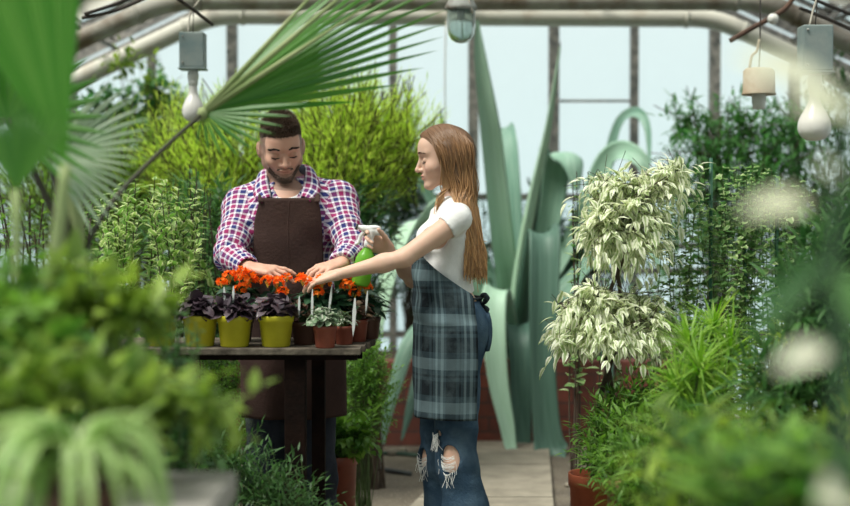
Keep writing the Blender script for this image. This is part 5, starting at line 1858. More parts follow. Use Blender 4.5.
agave_leaf(ag, [(502, 354, 8.82), (470, 345, 8.6), (440, 350, 8.35), (424, 375, 8.22), (412, 410, 8.14), (402, 440, 8.1)], [24, 25, 24, 21, 14, 3], (-0.3, -0.3, 0.9), 0.38, 0.1, 0.08, mat=M_agave_dark)
agave_leaf(ag, [(520, 354, 8.86), (552, 318, 8.62), (578, 305, 8.45), (596, 322, 8.3), (606, 365, 8.2), (610, 410, 8.15)], [26, 26, 25, 22, 16, 4], (0.4, -0.4, 0.8), 0.38, 0.1, 0.1, mat=M_agave_dark)
agave_leaf(ag, [(522, 354, 8.95), (568, 290, 8.95), (610, 250, 8.9), (645, 250, 8.8), (668, 285, 8.7)], [25, 25, 22, 16, 4], (0.2, -0.3, 0.9), 0.4, 0.1, 0.3)
agave_leaf(ag, [(520, 352, 9.1), (534, 260, 9.12), (541, 200, 9.14), (543, 148, 9.16)], [18, 22, 20, 12], (0.4, -0.8, 0.2), 0.5, 0.12, 0.1, mat=M_agave_dark)
agave_leaf(ag, [(524, 352, 9.0), (556, 300, 9.1), (590, 262, 9.2), (622, 240, 9.2)], [18, 20, 15, 3], (0.2, -0.5, 0.8), 0.5, 0.12, 0.4, mat=M_agave_dark)
agave_leaf(ag, [(506, 354, 9.05), (482, 270, 9.15), (458, 200, 9.2), (444, 140, 9.2), (440, 110, 9.15)], [24, 22, 17, 10, 2], (0.4, -0.8, 0.2), 0.45, 0.12, 0.2)
mb = MB(); mb.lathe([(0.002, 0.10), (0.10, 0.08), (0.15, 0.0), (0.16, -0.06)], ac, 20); mb.build('rosette_base', M_agave, ag)

# ------------------------------------------------------------------ leaf materials
M_thuja = leaf_mat('lime_conifer', (0.30, 0.50, 0.05), (0.68, 0.80, 0.19), 0.52, 0.6, 0.2)
M_thuja2 = leaf_mat('green_conifer', (0.09, 0.22, 0.035), (0.32, 0.48, 0.10), 0.45, 0.6, 0.2)
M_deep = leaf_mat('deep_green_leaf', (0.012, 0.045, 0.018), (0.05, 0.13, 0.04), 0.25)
M_green = leaf_mat('fresh_green_leaf', (0.036, 0.125, 0.022), (0.21, 0.37, 0.065), 0.4)
M_green2 = leaf_mat('yellow_green_leaf', (0.03, 0.09, 0.018), (0.33, 0.45, 0.08), 0.4)
M_bright = leaf_mat('bright_green_leaf', (0.028, 0.09, 0.018), (0.36, 0.49, 0.09), 0.4)
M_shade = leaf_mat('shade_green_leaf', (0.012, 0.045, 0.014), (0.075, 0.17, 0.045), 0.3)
M_vine = leaf_mat('vine_leaf', (0.03, 0.13, 0.04), (0.13, 0.30, 0.08), 0.45)
M_ficus = leaf_mat('variegated_ficus_leaf', (0.26, 0.38, 0.14), (0.50, 0.58, 0.28), 0.3, 0.4, 0.4, edge=(0.90, 0.91, 0.74), edge_lo=0.10, edge_hi=0.5)
M_varieg = leaf_mat('cream_edged_leaf', (0.14, 0.30, 0.06), (0.34, 0.48, 0.14), 0.4, 0.45, 0.4, edge=(0.76, 0.80, 0.46), edge_lo=0.45, edge_hi=0.8)
M_ivy = leaf_mat('ivy_leaf', (0.10, 0.23, 0.07), (0.30, 0.44, 0.17), 0.45, 0.45, 0.4, edge=(0.64, 0.70, 0.42), edge_lo=0.6, edge_hi=1.0)
M_papyr = leaf_mat('lime_narrow_leaf', (0.13, 0.30, 0.03), (0.34, 0.50, 0.10), 0.4)
M_spider = leaf_mat('pale_striped_strap', (0.14, 0.28, 0.06), (0.27, 0.42, 0.12), 0.3, 0.4, 0.4, edge=(0.46, 0.58, 0.26), edge_lo=0.5, edge_hi=0.9)
M_cream = leaf_mat('cream_leaf', (0.66, 0.66, 0.46), (0.80, 0.79, 0.62), 0.3, 0.45, 0.4)
M_palm = leaf_mat('palm_blade', (0.045, 0.17, 0.025), (0.13, 0.30, 0.06), 0.35, 0.4, 0.4)
M_palm2 = leaf_mat('bright_palm_blade', (0.065, 0.25, 0.03), (0.16, 0.37, 0.07), 0.42, 0.45, 0.35)
M_palm3 = leaf_mat('silvery_palm_blade', (0.20, 0.30, 0.18), (0.42, 0.50, 0.36), 0.3, 0.45, 0.4)
M_stalk = solid('palm_stalk', (0.022, 0.022, 0.012), (0.05, 0.045, 0.02), 8, 0.5)
M_stalk_p = solid('pale_palm_trunk', (0.26, 0.34, 0.13), (0.34, 0.38, 0.18), 6, 0.7)
M_green_pole = solid('green_plastic_stake', (0.02, 0.09, 0.05), rough=0.4)


def stalks(name, label, cat, pairs, tm, gap, size, mat, stem_mat, r=0.004, lift=0.55, group=None, whorl=1, bend=0.06, start=0.25, jitter=0.25, base=None, root=None):
    """upright stems with leaves all the way up: pairs = [(foot, tip)]"""
    foot = np.mean([p[0] for p in pairs], 0)
    o = root or thing(name, label, cat, foot if base is None else base, group)
    st, lf = MB(), MB()
    for a, b_ in pairs:
        a, b_ = np.asarray(a, float), np.asarray(b_, float)
        mid = (a + b_) / 2 + rng.normal(size=3) * bend * np.array([1, 1, 0.1])
        n = 14
        P = curve([a, mid, b_], n)
        st.tube(P, np.linspace(r, r * 0.4, n), 5, cap=False)
        L = np.linalg.norm(np.diff(P, axis=0), axis=1).sum()
        k = max(3, int(L * (1 - start) / gap))
        u = start + (1 - start) * (np.arange(k) + rng.random(k) * 0.5) / k
        u = np.clip(u, 0, 1)
        pos = np.stack([np.interp(u * (n - 1), np.arange(n), P[:, i]) for i in range(3)], 1)
        tg = unit(P[-1] - P[0])
        for w_ in range(whorl):
            ang = np.arange(k) * 2.4 + w_ * 2 * np.pi / whorl + rng.random() * 6
            e1 = unit(np.cross(tg, [0.3, 1, 0])); e2 = np.cross(tg, e1)
            d = unit(np.cos(ang)[:, None] * e1 + np.sin(ang)[:, None] * e2 + lift * tg + rng.normal(size=(k, 3)) * jitter)
            scatter(lf, tm, pos, d, unit(np.array([0, 0, 1.0]) + 0.3 * rnd_dir(k)), size * (0.6 + 0.6 * rng.random(k)) * (1 - 0.35 * u ** 3), rng.random(k))
    st.build('stem', stem_mat, o)
    lf.build('foliage', mat, o)
    return o


def fl(px, Y, z=0.0):
    p = W(px, 300, Y); p[2] = z
    return p


def el(px, py, Y, rx, rz, ry=None):
    """ellipsoid blob from photo px: centre and radii in px"""
    s = Y / FPX
    return (W(px, py, Y), (rx * s, (ry if ry else (rx + rz) / 2) * s, rz * s))


T_feather = leaf_t(0.09, 2, 0.1, 0.15, 'lance')
# ------------------------------------------------------------------ background: lime conifers and shrubs behind the man
shrub('conifer', 'feathery lime-green conifer behind the man\'s shoulder, largest of the conifers', 'conifer', fl(360, 7.3), [el(345, 140, 7.3, 62, 46, 50), el(395, 150, 7.4, 34, 40), el(330, 190, 7.2, 60, 46)], T_feather, 30000, 0.060, M_thuja, M_stem_b, twig=18, twig_len=0.34, up=1.1, stems=8, stem_r=0.014, group='lime conifers', hollow=0.3, spread=0.45)
shrub('conifer', 'lime-green conifer under the palm fan left of the man\'s head', 'conifer', fl(215, 7.4), [el(235, 160, 7.3, 50, 55), el(185, 165, 7.4, 45, 55), el(215, 215, 7.2, 50, 50)], T_feather, 20000, 0.058, M_thuja, M_stem_b, twig=18, twig_len=0.32, up=1.1, stems=8, stem_r=0.014, group='lime conifers', hollow=0.3, spread=0.45)
shrub('conifer', 'mid-green conifer behind the cream-edged plant at the left', 'conifer', fl(130, 7.6), [el(125, 180, 7.6, 60, 50), el(50, 195, 7.6, 70, 60), el(110, 230, 7.5, 70, 50)], T_feather, 20000, 0.062, M_thuja2, M_stem_b, twig=18, twig_len=0.32, up=1.1, stems=8, stem_r=0.014, group='lime conifers', hollow=0.3, spread=0.45)
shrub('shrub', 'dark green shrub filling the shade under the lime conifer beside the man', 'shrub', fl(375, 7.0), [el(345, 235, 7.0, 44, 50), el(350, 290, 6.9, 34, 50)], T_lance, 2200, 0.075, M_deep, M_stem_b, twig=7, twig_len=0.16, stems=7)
shrub('shrub', 'dark green shrub behind the bench at the man\'s left elbow side', 'shrub', fl(215, 6.6), [el(200, 240, 6.6, 50, 60), el(235, 290, 6.6, 50, 70)], T_lance, 3200, 0.07, M_midgreen, M_stem_b, twig=7, twig_len=0.16, stems=7)
shrub('vine', 'round-leaved vine climbing the back glass behind the silvery palm frond', 'vine', fl(130, 9.2), [el(120, 118, 9.2, 42, 30, 10), el(160, 105, 9.25, 22, 40, 10), el(100, 155, 9.2, 36, 40, 10), el(190, 130, 9.2, 30, 30, 10)], T_round, 1500, 0.062, M_vine, M_stem_b, twig=5, twig_len=0.2, stems=8, hollow=0.1, droop=0.3)
shrub('climber', 'thin climbing shoots trailing over the sloping pipe at upper left', 'climber', fl(150, 8.9), [el(122, 66, 8.7, 20, 14, 8), el(150, 82, 8.7, 20, 18, 8)], T_ovate, 130, 0.055, M_green2, M_stem_b, twig=4, twig_len=0.2, stems=4, stem_r=0.004, hollow=0.1)

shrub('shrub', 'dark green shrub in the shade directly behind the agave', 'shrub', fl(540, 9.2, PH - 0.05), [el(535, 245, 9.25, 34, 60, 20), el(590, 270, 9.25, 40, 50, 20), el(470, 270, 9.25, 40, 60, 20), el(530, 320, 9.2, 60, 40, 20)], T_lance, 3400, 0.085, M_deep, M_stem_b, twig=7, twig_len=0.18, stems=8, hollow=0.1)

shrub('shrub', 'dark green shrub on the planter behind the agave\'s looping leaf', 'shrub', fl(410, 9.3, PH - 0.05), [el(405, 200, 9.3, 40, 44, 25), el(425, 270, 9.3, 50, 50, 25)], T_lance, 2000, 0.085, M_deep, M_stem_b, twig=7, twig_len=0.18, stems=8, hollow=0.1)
# leafy tree behind at the right
tree = shrub('leafy_tree', 'leafy tree against the bright glass behind the right-hand lamps', 'tree', fl(725, 8.3), [el(745, 130, 8.3, 42, 32), el(710, 160, 8.2, 48, 34), el(765, 175, 8.2, 40, 36), el(690, 115, 8.3, 26, 22), el(800, 130, 8.3, 40, 34), el(730, 210, 8.2, 60, 40)], T_lance, 4200, 0.078, M_vine, M_stem_b, twig=7, twig_len=0.2, up=0.2, stems=10, stem_r=0.014, hollow=0.2, droop=0.25)
shrub('climber', 'tall climbing shrub on the back glass at the far right edge', 'climber', fl(835, 8.4), [el(835, 190, 8.4, 40, 60), el(800, 230, 8.3, 60, 50), el(830, 90, 8.4, 24, 40)], T_lance, 2400, 0.075, M_midgreen, M_stem_b, twig=7, twig_len=0.2, stems=8, stem_r=0.012, hollow=0.2)
shrub('shrub', 'loose green shrub in the gap between agave and ivy', 'shrub', fl(690, 7.4), [el(680, 260, 7.4, 50, 60), el(735, 270, 7.4, 50, 70), el(640, 330, 7.3, 50, 60)], T_lance, 750, 0.07, M_midgreen, M_stem_b, twig=6, twig_len=0.16, stems=8, hollow=0.2)

# ------------------------------------------------------------------ middle left
stalks('cream_edged_shrub', 'upright shrub with cream-edged leaves behind the curving palm stalk', 'shrub',
       [(fl(150 + 60 * rng.random() - 30, 5.5), W(100 + 105 * t + rng.normal() * 5, 178 + 55 * rng.random() ** 1.5, 5.3 + 0.4 * rng.random())) for t in np.linspace(0, 1, 34)],
       leaf_t(0.44, 4, 0.15, 0.2, 'ovate'), 0.011, 0.068, M_varieg, M_stem_b, 0.0045, 0.75, whorl=1, start=0.62, bend=0.13, jitter=0.45)
stalks('tall_herb', 'dark slender herb with drooping leaves between the cream-edged shrub and the man', 'herb',
       [(fl(202 + rng.normal() * 5, 5.75), W(188 + 30 * rng.random(), 150 + 60 * rng.random(), 5.7 + 0.2 * rng.random())) for _ in range(12)],
       leaf_t(0.34, 4, 0.1, 0.5, 'ovate'), 0.022, 0.055, M_midgreen, M_stem_b, 0.005, 0.2, start=0.45)
stalks('green_shrub', 'plain green leafy shrub at the left edge behind the palm trunk', 'shrub',
       [(fl(40 + 60 * rng.random() - 30, 4.4), W(-10 + 105 * rng.random(), 185 + 60 * rng.random(), 4.2 + 0.6 * rng.random())) for _ in range(30)],
       leaf_t(0.32, 4, 0.12, 0.3, 'ovate'), 0.016, 0.055, M_green, M_stem_b, 0.006, 0.6, start=0.5)

# fine shrubs round the bench
T_tiny = leaf_t(0.42, 2, 0.1, 0.2, 'ovate')
shrub('fine_shrub', 'fine-leaved green bush behind the bench\'s right end', 'shrub', fl(362, 6.0), [el(365, 365, 6.0, 24, 28), el(375, 395, 6.0, 22, 36), el(350, 410, 6.0, 24, 44)], T_tiny, 5200, 0.022, M_green, M_stem_g, twig=8, twig_len=0.10, stems=9, stem_r=0.004, hollow=0.2)
shrub('fine_shrub', 'dark fine-leaved bush under the bench left of the brown apron', 'shrub', fl(215, 5.6), [el(222, 385, 5.6, 26, 40), el(200, 420, 5.6, 34, 60), el(235, 450, 5.5, 30, 50)], T_tiny, 5200, 0.024, M_green, M_stem_g, twig=8, twig_len=0.10, stems=9, stem_r=0.004, hollow=0.2)
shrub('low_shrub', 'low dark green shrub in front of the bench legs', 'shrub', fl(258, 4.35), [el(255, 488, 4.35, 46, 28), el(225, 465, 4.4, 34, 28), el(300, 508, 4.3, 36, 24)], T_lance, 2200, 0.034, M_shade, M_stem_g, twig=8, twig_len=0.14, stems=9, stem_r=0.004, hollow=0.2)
o = thing('potted_shrub', 'tall brick-red pot with bushy green plant standing under the bench\'s right end', 'potted plant', fl(334, 5.66))
pot(o, fl(334, 5.66), 0.095, 0.40, M_red_pot, 0.8, 0.10)
shrub('', '', '', fl(334, 5.66), [el(345, 440, 5.66, 26, 18), el(362, 432, 5.6, 16, 12), el(330, 430, 5.66, 22, 16)], T_ovate, 620, 0.045, M_green, M_stem_g, twig=6, twig_len=0.12, stems=8, stem_r=0.004, hollow=0.1, root=o, parent_at=fl(334, 5.66, 0.36))

# ------------------------------------------------------------------ variegated weeping fig and the pots on the right
PR = fl(597, 5.25)
o = thing('weeping_fig', 'tall variegated weeping fig with cream leaves in a terracotta pot', 'potted plant', PR)
pot(o, PR, 0.105, 0.40, M_terra, 0.80, 0.12)
T_fig = leaf_t(0.42, 4, 0.14, 0.35, 'ovate')
tp = PR + [0, 0, 0.34]
tr_ = MB()
for dx in (-0.012, 0.012):
    tr_.tube(curve([tp + [dx, 0, 0], W(606 + dx * 500, 400, 5.25), W(612 - dx * 800, 320, 5.25), W(622 + dx * 600, 240, 5.25), W(635, 180, 5.25)], 16), np.linspace(0.013, 0.004, 16), 8)
tr_.build('trunk', M_stem_b, o)
shrub('', '', '', PR, [el(608, 335, 5.25, 54, 46, 44), el(570, 360, 5.15, 34, 30, 26), el(640, 330, 5.25, 28, 46, 30), el(592, 300, 5.2, 30, 22, 24), el(560, 383, 5.12, 24, 10, 16), el(582, 392, 5.15, 26, 18, 18)], T_fig, 5200, 0.050, M_ficus, M_stem_b, twig=6, twig_len=0.13, up=0.0, droop=0.55, stems=14, stem_r=0.006, hollow=0.45, root=o, parent_at=W(610, 340, 5.25), spread=0.7)
shrub('', '', '', PR, [el(630, 220, 5.25, 34, 46, 30), el(608, 185, 5.25, 22, 18, 18), el(660, 180, 5.25, 22, 18, 16), el(640, 255, 5.22, 24, 26, 20), el(605, 225, 5.2, 20, 22, 18), el(680, 166, 5.2, 14, 8, 8)], T_fig, 2600, 0.050, M_ficus, M_stem_b, twig=6, twig_len=0.13, up=0.1, droop=0.45, stems=10, stem_r=0.005, hollow=0.35, root=o, parent_at=W(622, 250, 5.25), part='upper_foliage', spread=0.7)

PB = fl(636, 4.98)
o = thing('potted_bush', 'small-leaved green bush spilling over an old brown pot beside the fig\'s pot', 'potted plant', PB)
pot(o, PB, 0.105, 0.435, M_terra_old, 0.82, 0.12)
shrub('', '', '', PB, [el(620, 432, 5.1, 40, 38), el(650, 450, 5.1, 34, 40), el(605, 455, 5.0, 26, 24), el(640, 405, 5.15, 30, 24)], leaf_t(0.30, 3, 0.1, 0.2, 'lance'), 5200, 0.036, M_green, M_stem_g, twig=8, twig_len=0.11, stems=12, stem_r=0.004, hollow=0.15, root=o, parent_at=PB + [0, 0, 0.39])

stalks('slender_ivy', 'thin upright ivy shoots between the agave and the weeping fig', 'ivy', [(fl(574 + rng.normal() * 5, 6.0), W(566 + 26 * rng.random(), 165 + 60 * rng.random(), 6.0)) for _ in range(7)],
       leaf_t(0.75, 4, 0.1, 0.2, 'ovate'), 0.035, 0.055, M_ivy, M_stem_b, 0.005, 0.3, start=0.42, bend=0.04)

# ivy on green stakes
o = thing('trellised_ivy', 'pale-edged ivy trained up green stakes right of the weeping fig', 'ivy', fl(735, 5.3))
for px, py0 in ((711, 158), (777, 175), (745, 205)):
    MB().tube([fl(px, 5.3), W(px, py0, 5.3)], 0.007, 8).build('stake', M_green_pole, o)
for py in (200, 262, 318):
    MB().tube([W(690, py + 2, 5.29), W(800, py, 5.29)], 0.0022, 6).build('wire', M_green_pole, o)
stalks('', '', '', [(fl(p, 5.3), W(p + rng.normal() * 14, 160 + 50 * rng.random(), 5.25 + 0.15 * rng.random())) for p in np.repeat((690, 705, 716, 735, 752, 776, 796), 6)] +
       [(fl(700, 5.3), W(660 + 40 * rng.random(), 190 + 140 * rng.random(), 5.3)) for _ in range(6)], leaf_t(0.78, 4, 0.1, 0.25, 'ovate', 0.4), 0.018, 0.048, M_ivy, M_stem_g, 0.003, 0.1, start=0.42, bend=0.06, root=o)
stalks('slender_ivy', 'thin trailing ivy at the right edge behind the blurred leaves', 'ivy', [(fl(830 + rng.normal() * 14, 5.6), W(815 + 40 * rng.random(), 190 + 80 * rng.random(), 5.6)) for _ in range(12)],
       leaf_t(0.6, 4, 0.1, 0.25, 'ovate'), 0.026, 0.05, M_ivy, M_stem_b, 0.004, 0.2, start=0.4, bend=0.06)

# lime narrow-leaved plant (rosettes at the ends of stems)
T_blade = leaf_t(0.055, 5, 0.12, 0.22, 'lance')
def rosettes(name, label, base, heads, n, L, mat, cat='plant'):
    o = thing(name, label, cat, base)
    st, lf = MB(), MB()
    for h_ in heads:
        h_ = np.asarray(h_, float)
        st.tube(curve([base + rng.normal(size=3) * [0.03, 0.03, 0], (base + h_) / 2 + rng.normal(size=3) * 0.03, h_], 8), np.linspace(0.007, 0.004, 8), 6, False)
        d = rnd_dir(n); d[:, 2] = d[:, 2] * 0.75 + 0.35
        d = unit(d)
        pos = h_ - np.array([0, 0, 1.0]) * (rng.random(n) * L * 0.5)[:, None]
        scatter(lf, T_blade, pos, d, unit(np.array([0, 0, 1.0]) + 0.2 * rnd_dir(n)), L * (0.7 + 0.5 * rng.random(n)), rng.random(n))
    st.build('stem', M_stem_g, o)
    lf.build('foliage', mat, o)
    return o
rosettes('umbrella_sedge', 'lime-green plant with star-shaped heads of narrow leaves before the ivy', fl(700, 4.2), [W(x, y, 4.2 + dy) for x, y, dy in ((690, 335, 0), (680, 378, -0.1), (714, 320, 0.15), (700, 360, -0.15), (730, 345, 0.1), (718, 388, 0), (690, 402, -0.1))], 120, 0.135, M_papyr, 'sedge')
rosettes('umbrella_sedge', 'green sedge with narrow-leaved heads at the lower right of the ivy', fl(790, 4.4), [W(x, y, 4.4 + dy) for x, y, dy in ((790, 345, 0), (815, 365, -0.1), (770, 385, 0.1), (838, 340, 0.1), (800, 320, 0.2), (845, 390, -.1))], 110, 0.16, M_green2, 'sedge')

# ------------------------------------------------------------------ lower right, out of focus
T_strap = leaf_t(0.16, 7, 0.12, 0.35, 'lance')
stalks('leafy_bush', 'blurred bush of long green leaves at the lower right, nearer than the sedge', 'bush', [(fl(740 + 50 * rng.normal(), 2.5), W(640 + 215 * t, 395 + 60 * rng.random(), 2.35 + 0.4 * rng.random())) for t in np.linspace(0, 1, 34)],
       T_strap, 0.016, 0.15, M_bright, M_stem_g, 0.006, 0.7, start=0.45)
stalks('leafy_bush', 'blurred dark green bush at the bottom right corner', 'bush', [(fl(810 + 40 * rng.normal(), 2.0), W(700 + 180 * t, 410 + 60 * rng.random(), 1.85 + 0.35 * rng.random())) for t in np.linspace(0, 1, 24)],
       leaf_t(0.26, 6, 0.12, 0.3, 'lance'), 0.018, 0.15, M_green, M_stem_g, 0.006, 0.6, start=0.5)
shrub('fine_shrub', 'soft green bush between the brown pot and the blurred right-hand leaves', 'shrub', fl(668, 4.2), [el(660, 460, 4.2, 44, 40), el(690, 420, 4.3, 34, 34), el(640, 490, 4.1, 40, 30)], T_lance, 3000, 0.05, M_green, M_stem_g, twig=8, twig_len=0.13, stems=10, stem_r=0.004, hollow=0.15)
shrub('shrub', 'mid-green shrub behind the blurred leaves at the right edge', 'shrub', fl(815, 3.9), [el(820, 300, 3.9, 40, 60), el(790, 400, 3.8, 50, 50), el(850, 250, 4.0, 30, 60)], T_lance, 2600, 0.07, M_midgreen, M_stem_g, twig=7, twig_len=0.16, stems=10, stem_r=0.005, hollow=0.15)

# very near variegated plant: single leaves on one stem
o = thing('variegated_plant', 'very blurred tall plant with cream leaves nearest to the viewer at the right', 'plant', fl(838, 1.15))
MB().tube(curve([fl(838, 1.15), W(842, 500, 1.15), W(832, 300, 1.15), W(838, 180, 1.15), W(846, 90, 1.15)], 20), np.linspace(0.010, 0.004, 20), 8).build('stem', solid('dark_green_stem', (0.03, 0.07, 0.03), rough=0.7), o)
T_big = leaf_t(0.38, 8, 0.12, 0.18, 'ovate')
def big_leaf(o, a, b_, mat, w=0.38, up=(0, -0.6, 0.8), name='leaf', droop=0.15, shape='ovate'):
    a, b_ = np.asarray(a), np.asarray(b_)
    L = np.linalg.norm(b_ - a)
    mb = MB()
    scatter(mb, leaf_t(w, 8, 0.12, droop, shape), a[None], (b_ - a)[None], np.array([up]), L, rng.random(1))
    return mb.build(name, mat, o)
Yn = 1.15
for (a, b_, mt, w, root_y) in (((835, 92, Yn), (738, 44, 1.12), M_cream, 0.34, 130), ((856, 112, Yn), (800, 92, 1.08), M_cream, 0.3, 150),
                       ((806, 200, Yn), (748, 204, 1.1), M_cream, 0.34, 215), ((842, 182, Yn), (826, 160, 1.1), M_cream, 0.5, 200),
                       ((826, 346, Yn), (782, 362, 1.1), M_cream, 0.34, 340), ((850, 500, Yn), (826, 494, 1.1), M_cream, 0.7, 500),
                       ((822, 256, Yn), (755, 328, 1.12), M_midgreen, 0.28, 240), ((842, 270, Yn), (868, 330, 1.1), M_midgreen, 0.35, 260), ((842, 420, Yn), (868, 380, 1.1), M_midgreen, 0.35, 420)):
    big_leaf(o, W(*a), W(*b_), mt, w, up=(0.1, -0.8, 0.6))
    MB().tube([W(838, root_y, Yn), (W(838, root_y, Yn) + W(*a)) / 2 + [0, 0, 0.004], W(*a)], 0.0016, 6).build('petiole', M_stem_g, o)

# ------------------------------------------------------------------ foreground left
def fan(o, hub, dirs, lens, mat, name='frond', maxhalf=1.0, fuse=0.55, pleat=0.35, view=(0, -1, 0.2), var=None, tipw=0.02, droop=0.0):
    """palmate blade: pleated segments joined near the hub, free and pointed beyond"""
    hub = np.asarray(hub, float)
    dirs = unit(np.asarray(dirs, float)); n = len(dirs)
    mb = MB()
    bd = np.concatenate([[dirs[0] * 1.5 - dirs[1] * 0.5], (dirs[:-1] + dirs[1:]) / 2, [dirs[-1] * 1.5 - dirs[-2] * 0.5]])
    bd = unit(bd)
    T = np.linspace(0, 1, 14)
    for i in range(n):
        L = lens[i]
        v, uv = [], []
        e0, e1 = bd[i], bd[i + 1]
        for_ = [e0, e1]
        for z_ in (0, 1):
            an_ = math.acos(max(-1, min(1, float(np.dot(for_[z_], dirs[i])))))
            if an_ > maxhalf: for_[z_] = unit(dirs[i] + (for_[z_] - dirs[i]) * maxhalf / an_)
        e0, e1 = for_
        nrm = unit(np.cross(e0, e1) + 1e-6)
        if np.dot(nrm, view) < 0: nrm = -nrm
        for t in T:
            m_ = dirs[i] * t * L
            if t < fuse: k = 1.0
            else: k = 1 - ((t - fuse) / (1 - fuse)) ** 1.1
            r = min(t, fuse + (t - fuse) * 0.6) * L
            a = m_ + (e0 - dirs[i]) * r * k
            b_ = m_ + (e1 - dirs[i]) * r * k
            wv = np.linalg.norm(b_ - a)
            dz = np.array([0, 0, -droop * L * max(0, t - fuse) ** 2])
            v += [hub + a + dz, hub + m_ + nrm * pleat * wv * 0.5 + dz, hub + b_ + dz]
            uv += [(-1, t), (0, t), (1, t)]
        q = []
        for r_ in range(len(T) - 1):
            for k in (0, 1):
                x = r_ * 3 + k
                q.append((x, x + 1, x + 4, x + 3))
        mb.add(v, q, None, uv, rng.random() * 0.7 + 0.15 if var is None else var)
    return mb.build(name, mat, o, smooth=False)


palm = thing('fan_palm', 'fan palm whose dark stalk carries a broad green fan over the man\'s head', 'palm', fl(84, 3.4))
hub = W(203, 113, 3.75)
ang = np.radians([52, 48, 45, 42, 39.5, 37, 34.5, 32, 29.5, 27, 24.5, 22, 19.5, 17, 14, 11, 8, 4, -3, -10, -17, -27, -36, -50, -65, -80, -100])
lpx = np.array([150, 190, 225, 250, 262, 270, 274, 276, 276, 274, 270, 264, 256, 246, 228, 200, 150, 108, 92, 84, 77, 70, 64, 58, 48, 42, 34])
up_ = ang > 0.12
RL = 0.75
D, LL = [], []
for a, l in zip(ang, lpx):
    s = min(l * 3.75 / FPX, RL * 0.995)
    dy = math.sqrt(RL * RL - s * s) * 0.4 if a > 0.12 else 0.25 * s
    v_ = np.array([math.cos(a) * s, dy if a > 0.12 else -dy, math.sin(a) * s])
    D.append(v_); LL.append(np.linalg.norm(v_))
D, LL = np.array(D), np.array(LL)
fr = fan(palm, hub, D[up_], LL[up_], M_palm, fuse=0.5, pleat=0.5, droop=0.05)
fan(palm, hub, D[~up_], LL[~up_], M_palm, fuse=0.45, pleat=0.5, maxhalf=0.085)
# pale ribs along the upper blades
mb = MB()
for a, l in ((47, 200), (40, 235), (33, 200)):
    a = math.radians(a)
    mb.tube([hub, hub + np.array([math.cos(a) * l * 0.5, -0.02, math.sin(a) * l * 0.5]) * 3.75 / FPX, hub + np.array([math.cos(a) * l, -0.05, math.sin(a) * l]) * 3.75 / FPX], [0.010, 0.007, 0.002], 6)
mb.build('midrib', M_stalk_p, fr)
MB().tube(curve([W(84, 262, 3.4), W(92, 235, 3.42), W(118, 195, 3.5), (W(160, 152, 3.62)), hub], 24), np.linspace(0.0075, 0.0055, 24), 8).build('stalk', M_stalk, fr)
MB().lathe([(0.002, 0.016), (0.012, 0.012), (0.016, 0), (0.012, -0.014), (0.002, -0.02)], hub, 12).build('hastula', M_stalk_p, fr)
# silvery frond in the middle
hub3 = W(50, 160, 3.4)
ang = np.radians(np.linspace(62, -58, 18)); lp = 102 + 10 * np.sin(np.linspace(0, 9, 18))
D = [np.array([math.cos(a), 0.35 * math.sin(a * 2) - 0.25, math.sin(a) * 0.75]) for a in ang]
f3 = fan(palm, hub3, D, lp * 3.4 / FPX, M_palm3, fuse=0.5, pleat=0.5, droop=0.25)
MB().tube(curve([W(80, 262, 3.4), W(66, 225, 3.38), hub3], 12), 0.009, 8).build('stalk', M_stalk, f3)
hub4 = W(8, 118, 3.3)
ang = np.radians(np.linspace(150, -30, 20))
f4 = fan(palm, hub4, [np.array([math.cos(a), -0.2, math.sin(a) - 0.45]) for a in ang], np.full(20, 110) * 3.3 / FPX, M_palm, fuse=0.5, pleat=0.5)
MB().tube(curve([W(76, 262, 3.35), W(50, 205, 3.33), hub4], 12), 0.009, 8).build('stalk', M_stalk, f4)
MB().tube(curve([fl(84, 3.4), W(80, 400, 3.4), W(78, 250, 3.4), W(74, 205, 3.4), W(72, 180, 3.4)], 14), [0.018] * 10 + [0.017, 0.014, 0.010, 0.005], 10).build('trunk', M_stalk_p, palm)

# nearer palm: tall upright frond at the top left
palm2 = thing('fan_palm', 'nearer blurred fan palm holding one bright upright frond at the top left', 'palm', fl(20, 2.5))
hub2 = W(66, 165, 2.5)
ang = np.radians(np.linspace(84, 122, 18))
D = [np.array([math.cos(a), -0.12, math.sin(a)]) for a in ang]
f2 = fan(palm2, hub2, D, np.full(18, 330) * 2.5 / FPX, M_palm2, fuse=0.75, pleat=0.6)
MB().tube(curve([fl(20, 2.5), W(30, 420, 2.5), W(55, 260, 2.5), hub2], 16), np.linspace(0.02, 0.01, 16), 8).build('stalk', M_stalk_p, f2)
hub5 = W(16, 190, 2.45)
ang = np.radians(np.linspace(120, 48, 16))
f5 = fan(palm2, hub5, [np.array([math.cos(a), -0.2, math.sin(a)]) for a in ang], np.full(16, 96) * 2.45 / FPX, M_palm, fuse=0.6, pleat=0.6)
MB().tube(curve([fl(18, 2.5), W(20, 420, 2.48), hub5], 12), 0.008, 8).build('stalk', M_stalk_p, f5)

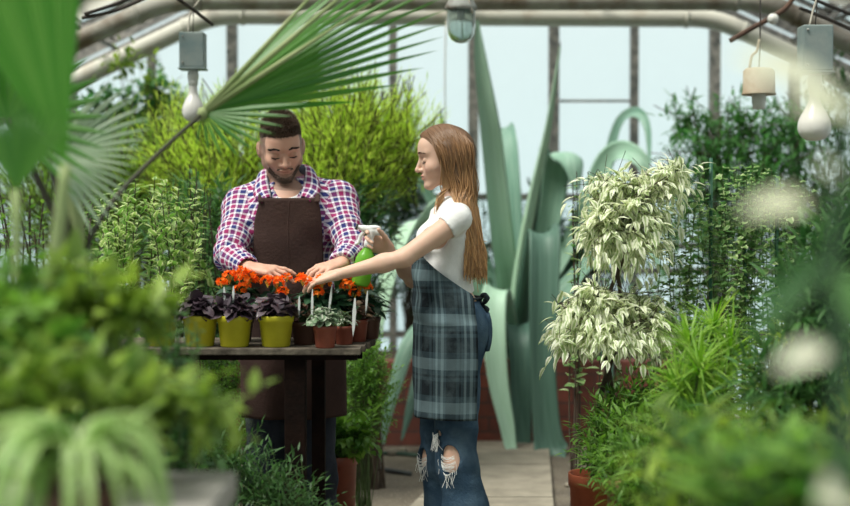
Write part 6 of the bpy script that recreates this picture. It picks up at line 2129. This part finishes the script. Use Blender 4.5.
# blurred shrubs standing on the staging
def staged(name, label, px, Y, blobs, tm, n, size, mat, cat='shrub', potr=0.055, **kw):
    b0 = fl(px, Y, SZ)
    o = thing(name, label, cat, b0)
    pot(o, b0, potr, 0.075, M_brown_pot, 0.8, 0.2)
    return shrub('', '', '', b0, blobs, tm, n, size, mat, M_stem_g, root=o, parent_at=b0 + [0, 0, 0.06], stem_r=0.004, hollow=0.1, **kw)
T_leafy = leaf_t(0.5, 5, 0.1, 0.25, 'ovate')
staged('broadleaf_shrub', 'blurred yellow-green shrub at the left edge below the palms', 15, 2.36, [el(5, 315, 2.36, 55, 40), el(40, 340, 2.34, 50, 40), el(-20, 370, 2.3, 60, 60)], T_leafy, 300, 0.055, M_green, twig=6, twig_len=0.11)
staged('broadleaf_shrub', 'blurred light green shrub in front of the hidden yellow pots', 110, 2.40, [el(120, 310, 2.4, 50, 34), el(70, 305, 2.38, 40, 34), el(160, 318, 2.4, 26, 24)], T_leafy, 240, 0.052, M_green2, twig=6, twig_len=0.10)
staged('broadleaf_shrub', 'blurred bright leafy shrub just above the spider plant', 60, 2.15, [el(40, 395, 2.15, 70, 36), el(110, 400, 2.15, 50, 34), el(-10, 400, 2.1, 60, 40)], T_leafy, 360, 0.052, M_bright, twig=6, twig_len=0.10)
staged('broadleaf_shrub', 'blurred bright sprigs leaning over the staging\'s corner', 105, 2.3, [el(170, 395, 2.3, 34, 20), el(212, 405, 2.35, 30, 16), el(150, 425, 2.3, 34, 20), el(236, 425, 2.4, 16, 10)], T_leafy, 190, 0.045, M_bright, twig=6, twig_len=0.11)
stalks('tall_shrub', 'blurred mid-green stems left of the palm trunk', 'shrub', [(fl(30 + 50 * rng.random(), 2.9), W(-15 + 130 * rng.random(), 240 + 50 * rng.random(), 2.9 + 0.3 * rng.random())) for _ in range(26)], T_leafy, 0.02, 0.06, M_green, M_stem_g, 0.005, 0.6, start=0.5)
stalks('tall_shrub', 'blurred deep green stems rising behind the light green shrub', 'shrub', [(fl(150 + 50 * rng.random(), 3.2), W(105 + 95 * rng.random(), 290 + 50 * rng.random(), 3.2 + 0.3 * rng.random())) for _ in range(24)], T_leafy, 0.02, 0.055, M_midgreen, M_stem_g, 0.005, 0.6, start=0.45)

# spider plant
b0 = fl(75, 1.85, SZ)
o = thing('spider_plant', 'blurred spider plant with arching pale strap leaves at the bottom left', 'spider plant', b0)
pot(o, b0, 0.06, 0.085, M_brown_pot, 0.8, 0.2)
c0 = b0 + [0, 0, 0.085]
mb = MB()
for k in range(58):
    a = rng.random() * 2 * np.pi
    rad = 0.06 + 0.09 * rng.random(); hgt = 0.03 + 0.055 * rng.random()
    d = np.array([math.cos(a), math.sin(a) * 0.9, 0])
    pts = curve([c0, c0 + d * rad * 0.35 + [0, 0, hgt], c0 + d * rad + [0, 0, hgt * 0.8], c0 + d * rad * 1.35 + [0, 0, -0.03 - 0.08 * rng.random()]], 14)
    tg = unit(np.gradient(pts, axis=0)); s = unit(np.cross(tg, [0, 0, 1.0]))
    w_ = 0.0085 * np.minimum(1, np.linspace(0.6, 2.5, 14)) * (1 - np.linspace(0, 1, 14) ** 3)
    up_ = np.cross(s, tg)
    v = np.stack([pts - s * w_[:, None] + up_ * w_[:, None] * 0.4, pts, pts + s * w_[:, None] + up_ * w_[:, None] * 0.4], 1).reshape(-1, 3)
    uv = [(x, t) for t in np.linspace(0, 1, 14) for x in (-1, 0, 1)]
    q = [(r * 3 + j, r * 3 + j + 1, r * 3 + j + 4, r * 3 + j + 3) for r in range(13) for j in (0, 1)]
    mb.add(v, q, None, uv, rng.random())
mb.build('foliage', M_spider, o)
big_leaf(o, W(88, 470, 1.87), W(150, 388, 1.9), M_spider, 0.14, up=(-0.6, -0.5, 0.6), name='long_leaf', droop=0.2, shape='lance')
